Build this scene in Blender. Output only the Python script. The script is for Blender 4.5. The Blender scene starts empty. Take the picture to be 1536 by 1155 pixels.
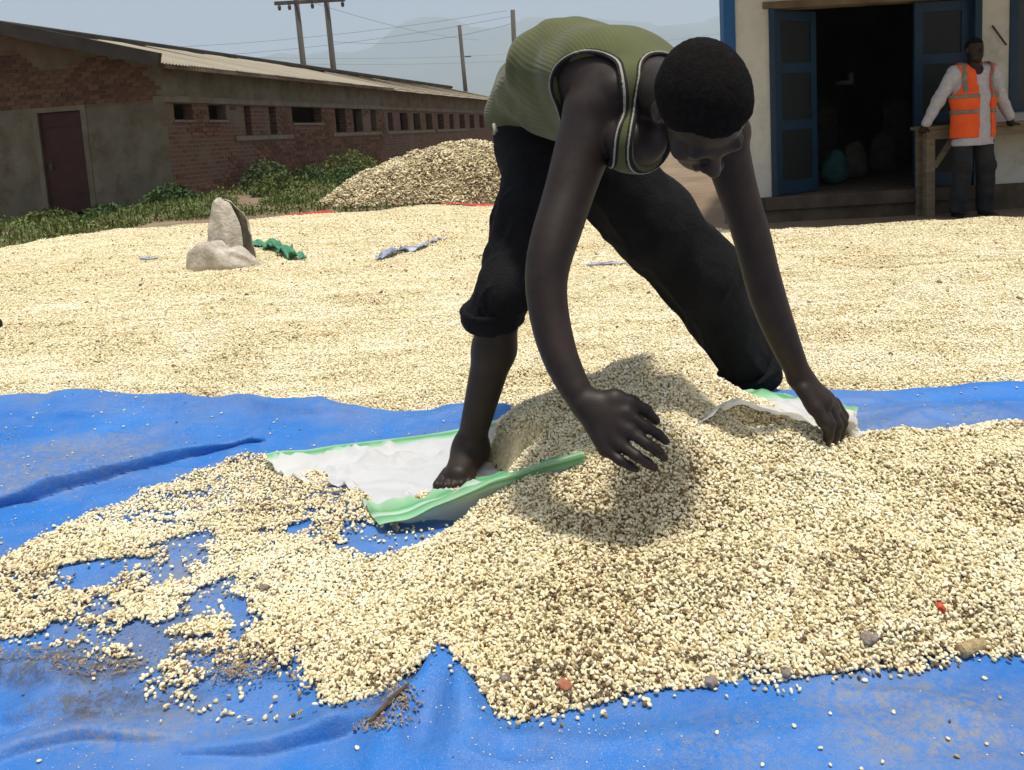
import bpy, math, random
import numpy as np
from mathutils import Vector, Matrix, noise as mnoise

# ------------------------------------------------------------------ camera, sky, sun, exposure
SC = bpy.context.scene
COL = SC.collection
FPX, PITCH, ROLL, CAMH = 1200.0, math.radians(6.7), math.radians(-3.3), 0.97
PCX, PCY = 768.0, 338.0
cam_d = bpy.data.cameras.new('camera')
cam = bpy.data.objects.new('camera', cam_d)
COL.objects.link(cam)
cam_d.sensor_width = 36.0
cam_d.lens = FPX / 1536.0 * 36.0
cam_d.shift_y = -(577.5 - PCY) / 1536.0
cam_d.clip_start, cam_d.clip_end = 0.05, 60000
cam.matrix_world = (Matrix.Translation((0, 0, CAMH)) @ Matrix.Rotation(math.pi / 2 - PITCH, 4, 'X')
                    @ Matrix.Rotation(ROLL, 4, 'Z'))
SC.camera = cam

SUN_EL, SUN_AZ = 79.5, 139.0          # azimuth: degrees from +Y towards +X
wd = bpy.data.worlds.new('World'); SC.world = wd; wd.use_nodes = True
wn = wd.node_tree.nodes; wl = wd.node_tree.links
sky = wn.new('ShaderNodeTexSky'); sky.sky_type = 'NISHITA'; sky.sun_disc = False
sky.sun_elevation = math.radians(SUN_EL); sky.sun_rotation = math.radians(SUN_AZ)
sky.altitude = 900; sky.air_density = 1.0; sky.dust_density = 8.0; sky.ozone_density = 1.0
hz_ = wn.new('ShaderNodeHueSaturation'); hz_.inputs['Saturation'].default_value = .58      # milky tropical haze
wl.new(sky.outputs[0], hz_.inputs['Color']); wl.new(hz_.outputs[0], wn['Background'].inputs[0]); wn['Background'].inputs[1].default_value = 0.11
sun_d = bpy.data.lights.new('sun', 'SUN'); sun_d.energy = 4.9; sun_d.angle = math.radians(4.0)
sun_d.color = (1.0, 0.955, 0.87)
sun = bpy.data.objects.new('sun', sun_d); COL.objects.link(sun)
_e, _a = math.radians(SUN_EL), math.radians(SUN_AZ)
SUNV = Vector((math.cos(_e) * math.sin(_a), math.cos(_e) * math.cos(_a), math.sin(_e)))
sun.rotation_euler = SUNV.to_track_quat('Z', 'Y').to_euler()
SC.view_settings.view_transform = 'Standard'; SC.view_settings.look = 'None'
SC.view_settings.gamma = 1.0; SC.view_settings.exposure = 0.0; SC.view_settings.use_curve_mapping = False
SC.cycles.max_bounces = 6; SC.cycles.diffuse_bounces = 3; SC.cycles.glossy_bounces = 2
SC.cycles.transmission_bounces = 4; SC.cycles.volume_bounces = 1; SC.cycles.transparent_max_bounces = 8

# ------------------------------------------------------------------ measuring helpers (survey of the place)
RC = np.array(cam.matrix_world.to_3x3()) if False else None
def _rx(a): c, s = math.cos(a), math.sin(a); return np.array([[1, 0, 0], [0, c, -s], [0, s, c]])
def _rz(a): c, s = math.cos(a), math.sin(a); return np.array([[c, -s, 0], [s, c, 0], [0, 0, 1]])
RC = _rx(math.pi / 2 - PITCH) @ _rz(ROLL)
CPOS = np.array([0, 0, CAMH])
def at(u, v, Y=None, Z=None):
    d = RC @ np.array([(u - PCX) / FPX, -(v - PCY) / FPX, -1.0])
    t = Y / d[1] if Y is not None else (Z - CAMH) / d[2]
    return CPOS + t * d
def project(P):
    q = (np.asarray(P) - CPOS) @ RC
    return PCX + FPX * q[:, 0] / -q[:, 2], PCY - FPX * q[:, 1] / -q[:, 2]

rng = np.random.default_rng(7)
random.seed(7)

# ------------------------------------------------------------------ noise
def _hash(ix, iy, iz, seed):
    n = (ix.astype(np.int64) * 374761393 + iy.astype(np.int64) * 668265263 + iz.astype(np.int64) * 2147483647 + seed * 974711) & 0xffffffff
    n = ((n ^ (n >> 13)) * 1274126177) & 0xffffffff
    n = (n ^ (n >> 16)) & 0xffffff
    return n / float(0xffffff) * 2 - 1
def vnoise(x, y, z=None, seed=0):
    x = np.asarray(x, float); y = np.asarray(y, float)
    z = np.zeros_like(x) if z is None else np.asarray(z, float)
    xi, yi, zi = np.floor(x), np.floor(y), np.floor(z)
    fx, fy, fz = x - xi, y - yi, z - zi
    sx, sy, sz = [t * t * t * (t * (t * 6 - 15) + 10) for t in (fx, fy, fz)]
    r = 0
    for a in (0, 1):
        for b in (0, 1):
            for c in (0, 1):
                w = (sx if a else 1 - sx) * (sy if b else 1 - sy) * (sz if c else 1 - sz)
                r = r + w * _hash(xi + a, yi + b, zi + c, seed)
    return r
def fbm(x, y, z=None, octv=4, seed=0):
    r, a = 0, 1.0
    for i in range(octv):
        f = 2.03 ** i
        r = r + a * vnoise(x * f, y * f, None if z is None else z * f, seed + i * 17); a *= .5
    return r
def sstep(a, b, x):
    t = np.clip((np.asarray(x, float) - a) / (b - a), 0, 1); return t * t * (3 - 2 * t)

# ------------------------------------------------------------------ object helpers
def link(name, data, parent=None, loc=None, rotz=None):
    o = bpy.data.objects.new(name, data); COL.objects.link(o)
    if parent is not None: o.parent = parent
    if loc is not None: o.location = loc
    if rotz is not None: o.rotation_euler = (0, 0, rotz)
    return o
def tag(o, label=None, cat=None, group=None, kind=None):
    if label: o['label'] = label
    if cat: o['category'] = cat
    if group: o['group'] = group
    if kind: o['kind'] = kind
    return o
def empty(name, loc, rotz=0):
    o = link(name, None, None, loc, rotz); o.empty_display_size = .1
    return o
def mesh(name, V, Fc, m=None, smooth=False):
    me = bpy.data.meshes.new(name)
    V = np.asarray(V, float)
    if isinstance(Fc, np.ndarray) and Fc.ndim == 2:
        n, k = Fc.shape
        me.vertices.add(len(V)); me.vertices.foreach_set('co', V.astype(np.float32).ravel())
        me.loops.add(n * k); me.loops.foreach_set('vertex_index', Fc.astype(np.int32).ravel())
        me.polygons.add(n)
        me.polygons.foreach_set('loop_start', np.arange(0, n * k, k, dtype=np.int32))
        me.update(calc_edges=True)
    else:
        me.from_pydata([tuple(v) for v in V], [], [tuple(int(i) for i in f) for f in Fc]); me.update()
    if smooth and len(me.polygons):
        me.polygons.foreach_set('use_smooth', np.ones(len(me.polygons), bool))
    if m is not None: me.materials.append(m)
    return me
def obj(name, V, Fc, m, parent=None, smooth=False, loc=None, rotz=None):
    return link(name, mesh(name, V, Fc, m, smooth), parent, loc, rotz)

class MB:
    def __init__(s): s.v = []; s.f = []
    def add(s, V, Fc):
        b = len(s.v); s.v += [tuple(p) for p in V]; s.f += [tuple(b + i for i in f) for f in Fc]; return s
    def box(s, x0, x1, y0, y1, z0, z1, bev=0.0):
        if bev:
            b = bev
            V = []; 
            for (z, i) in ((z0, b), (z0 + b, 0), (z1 - b, 0), (z1, b)):
                V += [(x0 + i, y0 + i, z), (x1 - i, y0 + i, z), (x1 - i, y1 - i, z), (x0 + i, y1 - i, z)]
            Fc = [(3, 2, 1, 0), (12, 13, 14, 15)]
            for l in range(3):
                for k in range(4):
                    a, c = l * 4 + k, l * 4 + (k + 1) % 4
                    Fc.append((a, c, c + 4, a + 4))
            return s.add(V, Fc)
        V = [(x0, y0, z0), (x1, y0, z0), (x1, y1, z0), (x0, y1, z0), (x0, y0, z1), (x1, y0, z1), (x1, y1, z1), (x0, y1, z1)]
        return s.add(V, [(3, 2, 1, 0), (4, 5, 6, 7), (0, 1, 5, 4), (1, 2, 6, 5), (2, 3, 7, 6), (3, 0, 4, 7)])
    def beam(s, a, b, w, h, up=(0, 0, 1)):
        a, b = Vector(a), Vector(b); d = (b - a).normalized(); sx = d.cross(Vector(up)).normalized(); sz = sx.cross(d)
        V = [p + sx * i * w / 2 + sz * j * h / 2 for p in (a, b) for (i, j) in ((-1, -1), (1, -1), (1, 1), (-1, 1))]
        return s.add(V, [(3, 2, 1, 0), (4, 5, 6, 7), (0, 1, 5, 4), (1, 2, 6, 5), (2, 3, 7, 6), (3, 0, 4, 7)])
    def tube(s, path, radii, n=8, caps=True):
        path = [Vector(p) for p in path]
        if not hasattr(radii, '__len__'): radii = [radii] * len(path)
        rings = []; ref = None; V = []
        for i, p in enumerate(path):
            d = (path[min(i + 1, len(path) - 1)] - path[max(i - 1, 0)]).normalized()
            if ref is None:
                ref = d.orthogonal().normalized()
            ref = (ref - d * ref.dot(d)).normalized(); bi = d.cross(ref)
            for k in range(n):
                t = 2 * math.pi * k / n
                V.append(p + (ref * math.cos(t) + bi * math.sin(t)) * radii[i])
        Fc = []
        for i in range(len(path) - 1):
            for k in range(n):
                a, b = i * n + k, i * n + (k + 1) % n
                Fc.append((a, b, b + n, a + n))
        if caps:
            Fc.append(tuple(range(n - 1, -1, -1))); Fc.append(tuple(range((len(path) - 1) * n, len(path) * n)))
        return s.add(V, Fc)
    def build(s, name, m, parent=None, smooth=False, loc=None, rotz=None):
        return obj(name, s.v, s.f, m, parent, smooth, loc, rotz)

# ------------------------------------------------------------------ materials
def mat(name, cols, scale=5.0, rough=.8, bump=0.0, bscale=60.0, detail=6, spec=.3, stretch=(1, 1, 1), metal=0.0,
        island=0.0, objrand=0.0, coords='Object', sheen=0.0, dirt=None):
    """cols: list of (pos, rgb) through a noise; dirt: (rgb, scale, lo, hi)"""
    m = bpy.data.materials.new(name); m.use_nodes = True
    N, L = m.node_tree.nodes, m.node_tree.links
    b = N['Principled BSDF']; b.inputs['Roughness'].default_value = rough; b.inputs['Metallic'].default_value = metal
    b.inputs['Specular IOR Level'].default_value = spec
    if sheen: b.inputs['Sheen Weight'].default_value = sheen
    tc = N.new('ShaderNodeTexCoord'); mp = N.new('ShaderNodeMapping'); mp.inputs['Scale'].default_value = stretch
    L.new(tc.outputs[coords], mp.inputs[0])
    nz = N.new('ShaderNodeTexNoise'); nz.inputs['Scale'].default_value = scale; nz.inputs['Detail'].default_value = detail
    nz.inputs['Roughness'].default_value = .62
    L.new(mp.outputs[0], nz.inputs['Vector'])
    rp = N.new('ShaderNodeValToRGB')
    while len(rp.color_ramp.elements) > 1: rp.color_ramp.elements.remove(rp.color_ramp.elements[0])
    rp.color_ramp.elements[0].position = cols[0][0]; rp.color_ramp.elements[0].color = (*cols[0][1], 1)
    for p, c in cols[1:]:
        e = rp.color_ramp.elements.new(p); e.color = (*c, 1)
    L.new(nz.outputs['Fac'], rp.inputs[0])
    out = rp.outputs[0]
    if dirt:
        n2 = N.new('ShaderNodeTexNoise'); n2.inputs['Scale'].default_value = dirt[1]; n2.inputs['Detail'].default_value = 8
        n2.inputs['Roughness'].default_value = .7
        L.new(mp.outputs[0], n2.inputs['Vector'])
        mr = N.new('ShaderNodeMapRange'); mr.inputs[1].default_value = dirt[2]; mr.inputs[2].default_value = dirt[3]
        L.new(n2.outputs['Fac'], mr.inputs[0])
        mx = N.new('ShaderNodeMix'); mx.data_type = 'RGBA'; L.new(mr.outputs[0], mx.inputs[0]); L.new(out, mx.inputs[6])
        mx.inputs[7].default_value = (*dirt[0], 1); out = mx.outputs[2]
    if island or objrand:
        hs = N.new('ShaderNodeHueSaturation'); L.new(out, hs.inputs['Color'])
        ad = N.new('ShaderNodeMath'); ad.operation = 'ADD'; ad.inputs[0].default_value = 0; ad.inputs[1].default_value = 0
        if island:
            g = N.new('ShaderNodeNewGeometry'); L.new(g.outputs['Random Per Island'], ad.inputs[0])
        if objrand:
            oi = N.new('ShaderNodeObjectInfo'); L.new(oi.outputs['Random'], ad.inputs[1])
        fr = N.new('ShaderNodeMath'); fr.operation = 'FRACT'; L.new(ad.outputs[0], fr.inputs[0])
        amp = max(island, objrand)
        mr = N.new('ShaderNodeMapRange'); mr.inputs[3].default_value = 1 - amp; mr.inputs[4].default_value = 1 + amp
        L.new(fr.outputs[0], mr.inputs[0]); L.new(mr.outputs[0], hs.inputs['Value'])
        out = hs.outputs[0]
    L.new(out, b.inputs['Base Color'])
    if bump:
        nb = N.new('ShaderNodeTexNoise'); nb.inputs['Scale'].default_value = bscale; nb.inputs['Detail'].default_value = 5
        L.new(mp.outputs[0], nb.inputs['Vector'])
        bp = N.new('ShaderNodeBump'); bp.inputs['Strength'].default_value = min(1, bump); bp.inputs['Distance'].default_value = .01
        L.new(nb.outputs['Fac'], bp.inputs['Height']); L.new(bp.outputs[0], b.inputs['Normal'])
    return m
def two(a, b, lo=.35, hi=.65): return [(lo, a), (hi, b)]

M = {}
M['dirt'] = mat('packed_dirt', [(.3, (.16, .11, .07)), (.55, (.23, .165, .105)), (.75, (.30, .23, .15))], 1.3, .95, .6, 40)
M['hill'] = mat('hill_scrub', two((.05, .08, .035), (.11, .11, .05)), .004, .95)
M['brick'] = mat('fired_brick', [(.3, (.088, .046, .030)), (.6, (.142, .073, .046)), (.8, (.18, .108, .070))], 7, .95, .7, 90, island=.35, objrand=.35)
M['mortar'] = mat('mud_mortar', two((.115, .085, .055), (.17, .125, .085)), 3, .95, .6, 60)
M['plaster'] = mat('old_cement_plaster', [(.3, (.105, .095, .066)), (.55, (.155, .138, .10)), (.75, (.20, .178, .13))], 1.6, .95, .4, 30,
                   dirt=((.10, .058, .034), 2.3, .50, .72))
M['concrete'] = mat('grey_concrete', two((.13, .11, .075), (.19, .165, .12)), 2.5, .9, .5, 40)
M['redbrickwall'] = None
M['maroon'] = mat('maroon_door_paint', two((.035, .010, .010), (.055, .016, .014)), 3, .6, .1, 20)
M['iron'] = mat('dark_iron', two((.03, .03, .03), (.06, .055, .05)), 20, .6)
M['roof'] = mat('dusty_roof_sheet', [(.25, (.19, .16, .115)), (.5, (.28, .245, .18)), (.75, (.35, .315, .245))], 1.2, .8, .2, 30, stretch=(.6, 2, 1), objrand=.12,
                dirt=((.26, .15, .07), 1.1, .58, .8))
M['roofdark'] = mat('dark_ridge_sheet', two((.025, .022, .02), (.05, .042, .034)), 2, .9)
M['timber'] = mat('weathered_timber', two((.10, .07, .045), (.19, .14, .09)), 4, .85, .5, 40, stretch=(1, 1, .15))
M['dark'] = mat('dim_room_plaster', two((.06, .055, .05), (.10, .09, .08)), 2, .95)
M['pole'] = mat('creosote_pole', two((.06, .055, .05), (.12, .105, .09)), 3, .9, .4, 30, stretch=(1, 1, .1))
M['wire'] = mat('aluminium_wire', two((.10, .10, .10), (.16, .16, .16)), 3, .5)
M['white_wall'] = mat('limewashed_wall', [(.3, (.46, .45, .40)), (.6, (.60, .585, .535)), (.8, (.67, .655, .61))], 2.2, .9, .3, 25,
                      dirt=((.27, .235, .18), 2.2, .50, .80))
M['plinth'] = mat('stained_plinth', two((.06, .045, .032), (.11, .085, .06)), 4, .95, .6, 30)
M['blue_paint'] = mat('blue_gloss_paint', two((.002, .020, .048), (.003, .030, .068)), 4, .5, .1, 20, spec=.4)
M['blue_post_lit'] = mat('blue_paint_lit', two((.006, .07, .21), (.010, .09, .26)), 4, .5, .1, 20, spec=.4)  # door blue brightened: the open daylight on the post is put into the colour
M['blue_panel'] = mat('dull_door_panel', two((.006, .010, .011), (.011, .015, .016)), 3, .5)
M['glass'] = mat('dusty_window_glass', two((.015, .018, .02), (.03, .035, .035)), 3, .25, spec=.5)
M['leaf'] = mat('weed_leaf', [(.3, (.06, .085, .018)), (.55, (.11, .145, .032)), (.7, (.17, .18, .055)), (.85, (.20, .155, .07))], 6, .6, island=.45)
M['leaf_dark'] = mat('bush_leaf', [(.3, (.035, .065, .016)), (.6, (.06, .105, .026)), (.8, (.10, .15, .04))], 6, .6, island=.4)
M['stem'] = mat('green_stem', two((.07, .08, .03), (.12, .10, .05)), 10, .8)

# ------------------------------------------------------------------ SDF modelling (continuous organic surfaces)
class Field:
    """signed distance grid; shapes are blended in within their own boxes"""
    def __init__(s, lo, hi, h):
        s.lo = np.array(lo, float); s.h = h
        s.n = np.ceil((np.array(hi) - s.lo) / h).astype(int) + 1
        s.F = np.full(s.n, .08, np.float32)
        s.ax = [s.lo[i] + h * np.arange(s.n[i]) for i in range(3)]
    def sub(s, lo, hi):
        a = np.clip(np.floor((np.array(lo) - s.lo) / s.h).astype(int), 0, s.n); b = np.clip(np.ceil((np.array(hi) - s.lo) / s.h).astype(int) + 1, 0, s.n)
        return tuple(slice(i, j) for i, j in zip(a, b))
    def pts(s, sl):
        return np.ix_(*[s.ax[i][sl[i]].astype(np.float32) for i in range(3)])
    def put(s, fn, lo, hi, k=.02, op='u'):
        pad = k + .03
        sl = s.sub(np.array(lo) - pad, np.array(hi) + pad)
        if any(q.stop <= q.start for q in sl): return s
        X, Y, Z = s.pts(sl)
        d = fn(X, Y, Z).astype(np.float32); f = s.F[sl]
        if op == 'u':
            hh = np.clip(.5 + .5 * (f - d) / k, 0, 1); s.F[sl] = f * (1 - hh) + d * hh - k * hh * (1 - hh)
        else:                      # smooth subtraction
            d = -d; hh = np.clip(.5 - .5 * (f - d) / k, 0, 1); s.F[sl] = f * (1 - hh) + d * hh + k * hh * (1 - hh)
        return s
    def prim(s, p):
        fn, lo, hi = prim_fn(p); return s.put(fn, lo, hi, p.get('k', .02), p.get('op', 'u'))
    def prims(s, ps):
        for p in ps: s.prim(p)
        return s
    def surface(s, G=None):
        return surface_net(s.F if G is None else G, s.lo, s.h)
def cap(a, b, ra, rb, k=.02, flat=None, fs=1.0, op='u'): return dict(t='c', a=np.array(a, float), b=np.array(b, float), ra=ra, rb=rb, k=k, flat=flat, fs=fs, op=op)
def ell(c, r, ax=None, k=.02, op='u'): return dict(t='e', c=np.array(c, float), r=np.array(r, float), ax=None if ax is None else np.array(ax, float), k=k, op=op)
def prim_fn(p):
    if p['t'] == 'c':
        a, b, ra, rb = p['a'], p['b'], p['ra'], p['rb']; fl = p['flat']; fs = p['fs']
        m = max(ra, rb) * max(1, fs)
        lo, hi = np.minimum(a, b) - m, np.maximum(a, b) + m
        if fl is not None: fl = np.array(fl, float) / np.linalg.norm(fl)
        def fn(X, Y, Z):
            ab = b - a; L2 = max(ab @ ab, 1e-9)
            px, py, pz = X - a[0], Y - a[1], Z - a[2]
            t = np.clip((px * ab[0] + py * ab[1] + pz * ab[2]) / L2, 0, 1)
            qx, qy, qz = px - ab[0] * t, py - ab[1] * t, pz - ab[2] * t
            d2 = qx * qx + qy * qy + qz * qz
            if fl is not None:
                w = qx * fl[0] + qy * fl[1] + qz * fl[2]
                d2 = d2 - w * w * (1 - 1 / fs ** 2)
            return np.sqrt(np.maximum(d2, 0)) - (ra + (rb - ra) * t)
        return fn, lo, hi
    c, r, ax = p['c'], p['r'], p['ax']
    A = np.eye(3) if ax is None else ax
    m = r.max()
    def fn(X, Y, Z):
        q = [(X - c[0]) * A[i][0] + (Y - c[1]) * A[i][1] + (Z - c[2]) * A[i][2] for i in range(3)]
        k0 = np.sqrt((q[0] / r[0]) ** 2 + (q[1] / r[1]) ** 2 + (q[2] / r[2]) ** 2)
        k1 = np.sqrt((q[0] / r[0] ** 2) ** 2 + (q[1] / r[1] ** 2) ** 2 + (q[2] / r[2] ** 2) ** 2)
        return k0 * (k0 - 1) / np.maximum(k1, 1e-6)
    return fn, c - m, c + m
def surface_net(F, lo, h):
    ins = F < 0
    c = ins[:-1, :-1, :-1].astype(np.int8)
    for a in (0, 1):
        for b in (0, 1):
            for d in (0, 1):
                if a or b or d:
                    c = c + ins[a:ins.shape[0] - 1 + a, b:ins.shape[1] - 1 + b, d:ins.shape[2] - 1 + d]
    I, J, K = np.nonzero((c > 0) & (c < 8))
    idx = np.full(c.shape, -1, np.int32); idx[I, J, K] = np.arange(len(I))
    P = np.zeros((len(I), 3)); cnt = np.zeros(len(I))
    cor = [(0, 0, 0), (1, 0, 0), (0, 1, 0), (1, 1, 0), (0, 0, 1), (1, 0, 1), (0, 1, 1), (1, 1, 1)]
    val = {q: F[I + q[0], J + q[1], K + q[2]] for q in cor}
    for q in cor:
        for ax in range(3):
            if q[ax] == 0:
                r = list(q); r[ax] = 1; r = tuple(r)
                va, vb = val[q], val[r]; x = (va < 0) != (vb < 0)
                t = np.where(x, va / np.where(x, va - vb, 1), 0)
                e = np.array(q, float)[None] + t[:, None] * np.eye(3)[ax][None]
                P += e * x[:, None]; cnt += x
    V = (P / cnt[:, None] + np.stack([I, J, K], 1)) * h + lo
    Q = []
    for ax in range(3):
        o1, o2 = [(1, 2), (2, 0), (0, 1)][ax]
        sa = [slice(None)] * 3; sb = [slice(None)] * 3; sa[ax] = slice(0, -1); sb[ax] = slice(1, None)
        A, B = ins[tuple(sa)], ins[tuple(sb)]
        for flip, X in ((False, A & ~B), (True, ~A & B)):
            g = list(np.nonzero(X)); ok = np.ones(len(g[0]), bool)
            for o in (o1, o2): ok &= (g[o] > 0) & (g[o] < F.shape[o] - 1)
            g = [q[ok] for q in g]
            def cell(d1, d2):
                w = list(g); w[o1] = g[o1] + d1; w[o2] = g[o2] + d2; return idx[w[0], w[1], w[2]]
            q = np.stack([cell(-1, -1), cell(0, -1), cell(0, 0), cell(-1, 0)], 1)
            Q.append(q[:, ::-1] if flip else q)
    Q = np.concatenate(Q)
    return V, Q[(Q >= 0).all(1)]
def relax(V, Q, it=2, w=.5):
    E = np.concatenate([Q[:, [0, 1]], Q[:, [1, 2]], Q[:, [2, 3]], Q[:, [3, 0]]])
    for _ in range(it):
        S = np.zeros_like(V); n = np.zeros(len(V))
        for a, b in ((0, 1), (1, 0)):
            for k in range(3): S[:, k] += np.bincount(E[:, a], weights=V[E[:, b], k], minlength=len(V))
            n += np.bincount(E[:, a], minlength=len(V))
        V = V * (1 - w) + w * S / np.maximum(n, 1)[:, None]
    return V
def vnormals(V, Q):
    n = np.cross(V[Q[:, 2]] - V[Q[:, 0]], V[Q[:, 3]] - V[Q[:, 1]]); N = np.zeros_like(V)
    for i in range(4):
        for k in range(3): N[:, k] += np.bincount(Q[:, i], weights=n[:, k], minlength=len(V))
    return N / np.maximum(np.linalg.norm(N, axis=1), 1e-9)[:, None]
# ------------------------------------------------------------------ ground, hills, air
def ground_z(x, y):
    x = np.asarray(x, float); y = np.asarray(y, float)
    z = -.03 - .085 * sstep(5.8, 7.6, y) * sstep(-1, 2, x) + .03 * sstep(11, 16, y) - .30 * sstep(-6.0, -7.6, x) * sstep(11.2, 13.5, y)
    return z
def grid_faces(nx, ny):
    i, j = np.meshgrid(np.arange(nx - 1), np.arange(ny - 1), indexing='ij')
    a = (i * ny + j).ravel(); return np.stack([a, a + ny, a + ny + 1, a + 1], 1)
gx = np.concatenate([-np.geomspace(9000, 13, 16), np.linspace(-12, 12, 49), np.geomspace(13, 9000, 16)])
gy = np.concatenate([-np.geomspace(900, 1, 8), np.linspace(0, 20, 61), np.geomspace(21, 9500, 22)])
GX, GY = np.meshgrid(gx, gy, indexing='ij')
GZ = ground_z(GX, GY) + .012 * fbm(GX * .8, GY * .8, seed=3) * (np.abs(GX) < 60)
tag(obj('ground', np.stack([GX.ravel(), GY.ravel(), GZ.ravel()], 1), grid_faces(len(gx), len(gy)), M['dirt'], smooth=True), kind='structure')

# far hills
hx = np.linspace(-7800, 7800, 130); hy = np.linspace(3600, 8200, 40)
HX, HY = np.meshgrid(hx, hy, indexing='ij')
prof = 660 + 110 * fbm(HX / 1900 + 3.1, HX * 0 + .3, octv=4, seed=41) - 420 * sstep(-900, -2600, HX)
HZ = prof * np.sin(np.clip((HY - 3600) / 4600, 0, 1) * math.pi) ** 1.2 * (1 + .16 * fbm(HX / 500, HY / 500, octv=4, seed=9)) - 5
HZ[:, 0] = -8; HZ[:, -1] = -8
tag(obj('hills', np.stack([HX.ravel(), HY.ravel(), HZ.ravel()], 1), grid_faces(130, 40), M['hill'], smooth=True), kind='structure')

hm = bpy.data.materials.new('pale_air'); hm.use_nodes = True
hm.node_tree.nodes.remove(hm.node_tree.nodes['Principled BSDF'])
pv = hm.node_tree.nodes.new('ShaderNodeVolumePrincipled')
pv.inputs['Color'].default_value = (.70, .84, 1.0, 1); pv.inputs['Density'].default_value = 0.00029; pv.inputs['Anisotropy'].default_value = .2
hm.node_tree.links.new(pv.outputs[0], hm.node_tree.nodes['Material Output'].inputs['Volume'])
MB_ = MB().box(-9300, 9300, -1000, 9700, -12, 1100)
tag(MB_.build('haze', hm), 'pale bluish midday haze over the far hills', 'haze', kind='stuff')

# ------------------------------------------------------------------ long brick building on the left
C0 = at(262, 302, Z=0)
BANG = math.radians(-13)
barn = empty('brick_building', (C0[0], C0[1], 0), BANG)     # local +Y runs along the side wall, local +X points out of it
tag(barn, 'long low brick building with a dusty sheet roof behind the grain yard', 'building')
WT = .22; GW = 7.4; BL = 31.0
opens = [(.27, .87, 1.57, 1.88), (1.42, 2.06, 1.57, 1.88), (2.78, 3.06, 1.22, 1.88), (3.86, 4.2, 1.22, 1.88), (4.99, 6.64, 1.5, 1.9),
         (7.5, 8.2, 1.24, 1.9), (8.7, 9.4, 1.24, 1.9), (10.05, 10.5, 1.24, 1.9)]
y = 11.5
for w, g in ((.45, .7), (.75, .6), (.75, .65), (.75, .7), (.8, .75), (.6, .9), (.8, .8), (.8, .9), (.8, 1.0), (.8, 1.0), (.8, 1.0), (.8, 1.0), (.8, .9), (.8, 3)):
    opens.append((y, y + w, 1.24, 1.82)); y += w + g
wall = MB()
wall.box(-WT, 0, 0, BL, -.3, 1.22)
yy = 0
for (a, b, z0, z1) in opens:
    wall.box(-WT, 0, yy, a, 1.22, 1.9)
    if z0 > 1.25: wall.box(-WT, 0, a, b, 1.22, z0)
    if z1 < 1.89: wall.box(-WT, 0, a, b, z1, 1.9)
    yy = b
wall.box(-WT, 0, yy, BL, 1.22, 1.9)
# far stretch of the side wall carries the brick pattern in its material (too far to tell pieces apart)
bw = bpy.data.materials.new('far_brickwork'); bw.use_nodes = True
N_, L_ = bw.node_tree.nodes, bw.node_tree.links
tc = N_.new('ShaderNodeTexCoord'); mp = N_.new('ShaderNodeMapping'); mp.inputs['Rotation'].default_value = (math.pi / 2, 0, math.pi / 2)
sx = N_.new('ShaderNodeSeparateXYZ'); cx = N_.new('ShaderNodeCombineXYZ'); ad = N_.new('ShaderNodeMath'); ad.operation = 'ADD'
L_.new(tc.outputs['Object'], sx.inputs[0]); L_.new(sx.outputs[0], ad.inputs[0]); L_.new(sx.outputs[1], ad.inputs[1])
L_.new(ad.outputs[0], cx.inputs[0]); L_.new(sx.outputs[2], cx.inputs[1])
bt = N_.new('ShaderNodeTexBrick'); bt.inputs['Scale'].default_value = 1.0; bt.inputs['Brick Width'].default_value = .245; bt.inputs['Row Height'].default_value = .09
bt.inputs['Mortar Size'].default_value = .012; bt.inputs['Color1'].default_value = (.14, .066, .040, 1); bt.inputs['Color2'].default_value = (.09, .042, .027, 1)
bt.inputs['Mortar'].default_value = (.135, .10, .068, 1); L_.new(cx.outputs[0], bt.inputs['Vector'])
nz = N_.new('ShaderNodeTexNoise'); nz.inputs['Scale'].default_value = .9; nz.inputs['Detail'].default_value = 7; L_.new(cx.outputs[0], nz.inputs['Vector'])
mr = N_.new('ShaderNodeMapRange'); mr.inputs[1].default_value = .52; mr.inputs[2].default_value = .64; L_.new(nz.outputs['Fac'], mr.inputs[0])
mx = N_.new('ShaderNodeMix'); mx.data_type = 'RGBA'; L_.new(mr.outputs[0], mx.inputs[0]); L_.new(bt.outputs[0], mx.inputs[6]); mx.inputs[7].default_value = (.13, .10, .068, 1)
L_.new(mx.outputs[2], N_['Principled BSDF'].inputs['Base Color']); N_['Principled BSDF'].inputs['Roughness'].default_value = .95
bp = N_.new('ShaderNodeBump'); bp.inputs['Strength'].default_value = .6; bp.inputs['Distance'].default_value = .01
L_.new(bt.outputs[1], bp.inputs['Height']); bp.invert = True; L_.new(bp.outputs[0], N_['Principled BSDF'].inputs['Normal'])
side = wall.build('side_wall', bw, barn)
up = MB(); up.box(-WT, -.004, 0, BL, 2.02, 2.62); up.build('upper_wall', M['plaster'], barn)
MB().box(-WT, .05, -.02, BL, 1.9, 2.02).build('lintel_beam', M['concrete'], barn)
# sills under groups of openings
for (a, b) in ((2.3, 4.9), (7.2, 10.8), (11.3, 16.2), (16.6, 21)):
    MB().box(-.02, .045, a, b, 1.10, 1.205, .006).build('window_sill', M['concrete'], barn)
for (a, b) in ((.24, .92), (1.38, 2.1), (4.95, 6.7)):
    MB().box(-.02, .03, a, b, 1.51 if a < 4 else 1.43, 1.56 if a < 4 else 1.485, .006).build('window_sill', M['concrete'], barn)
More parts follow.
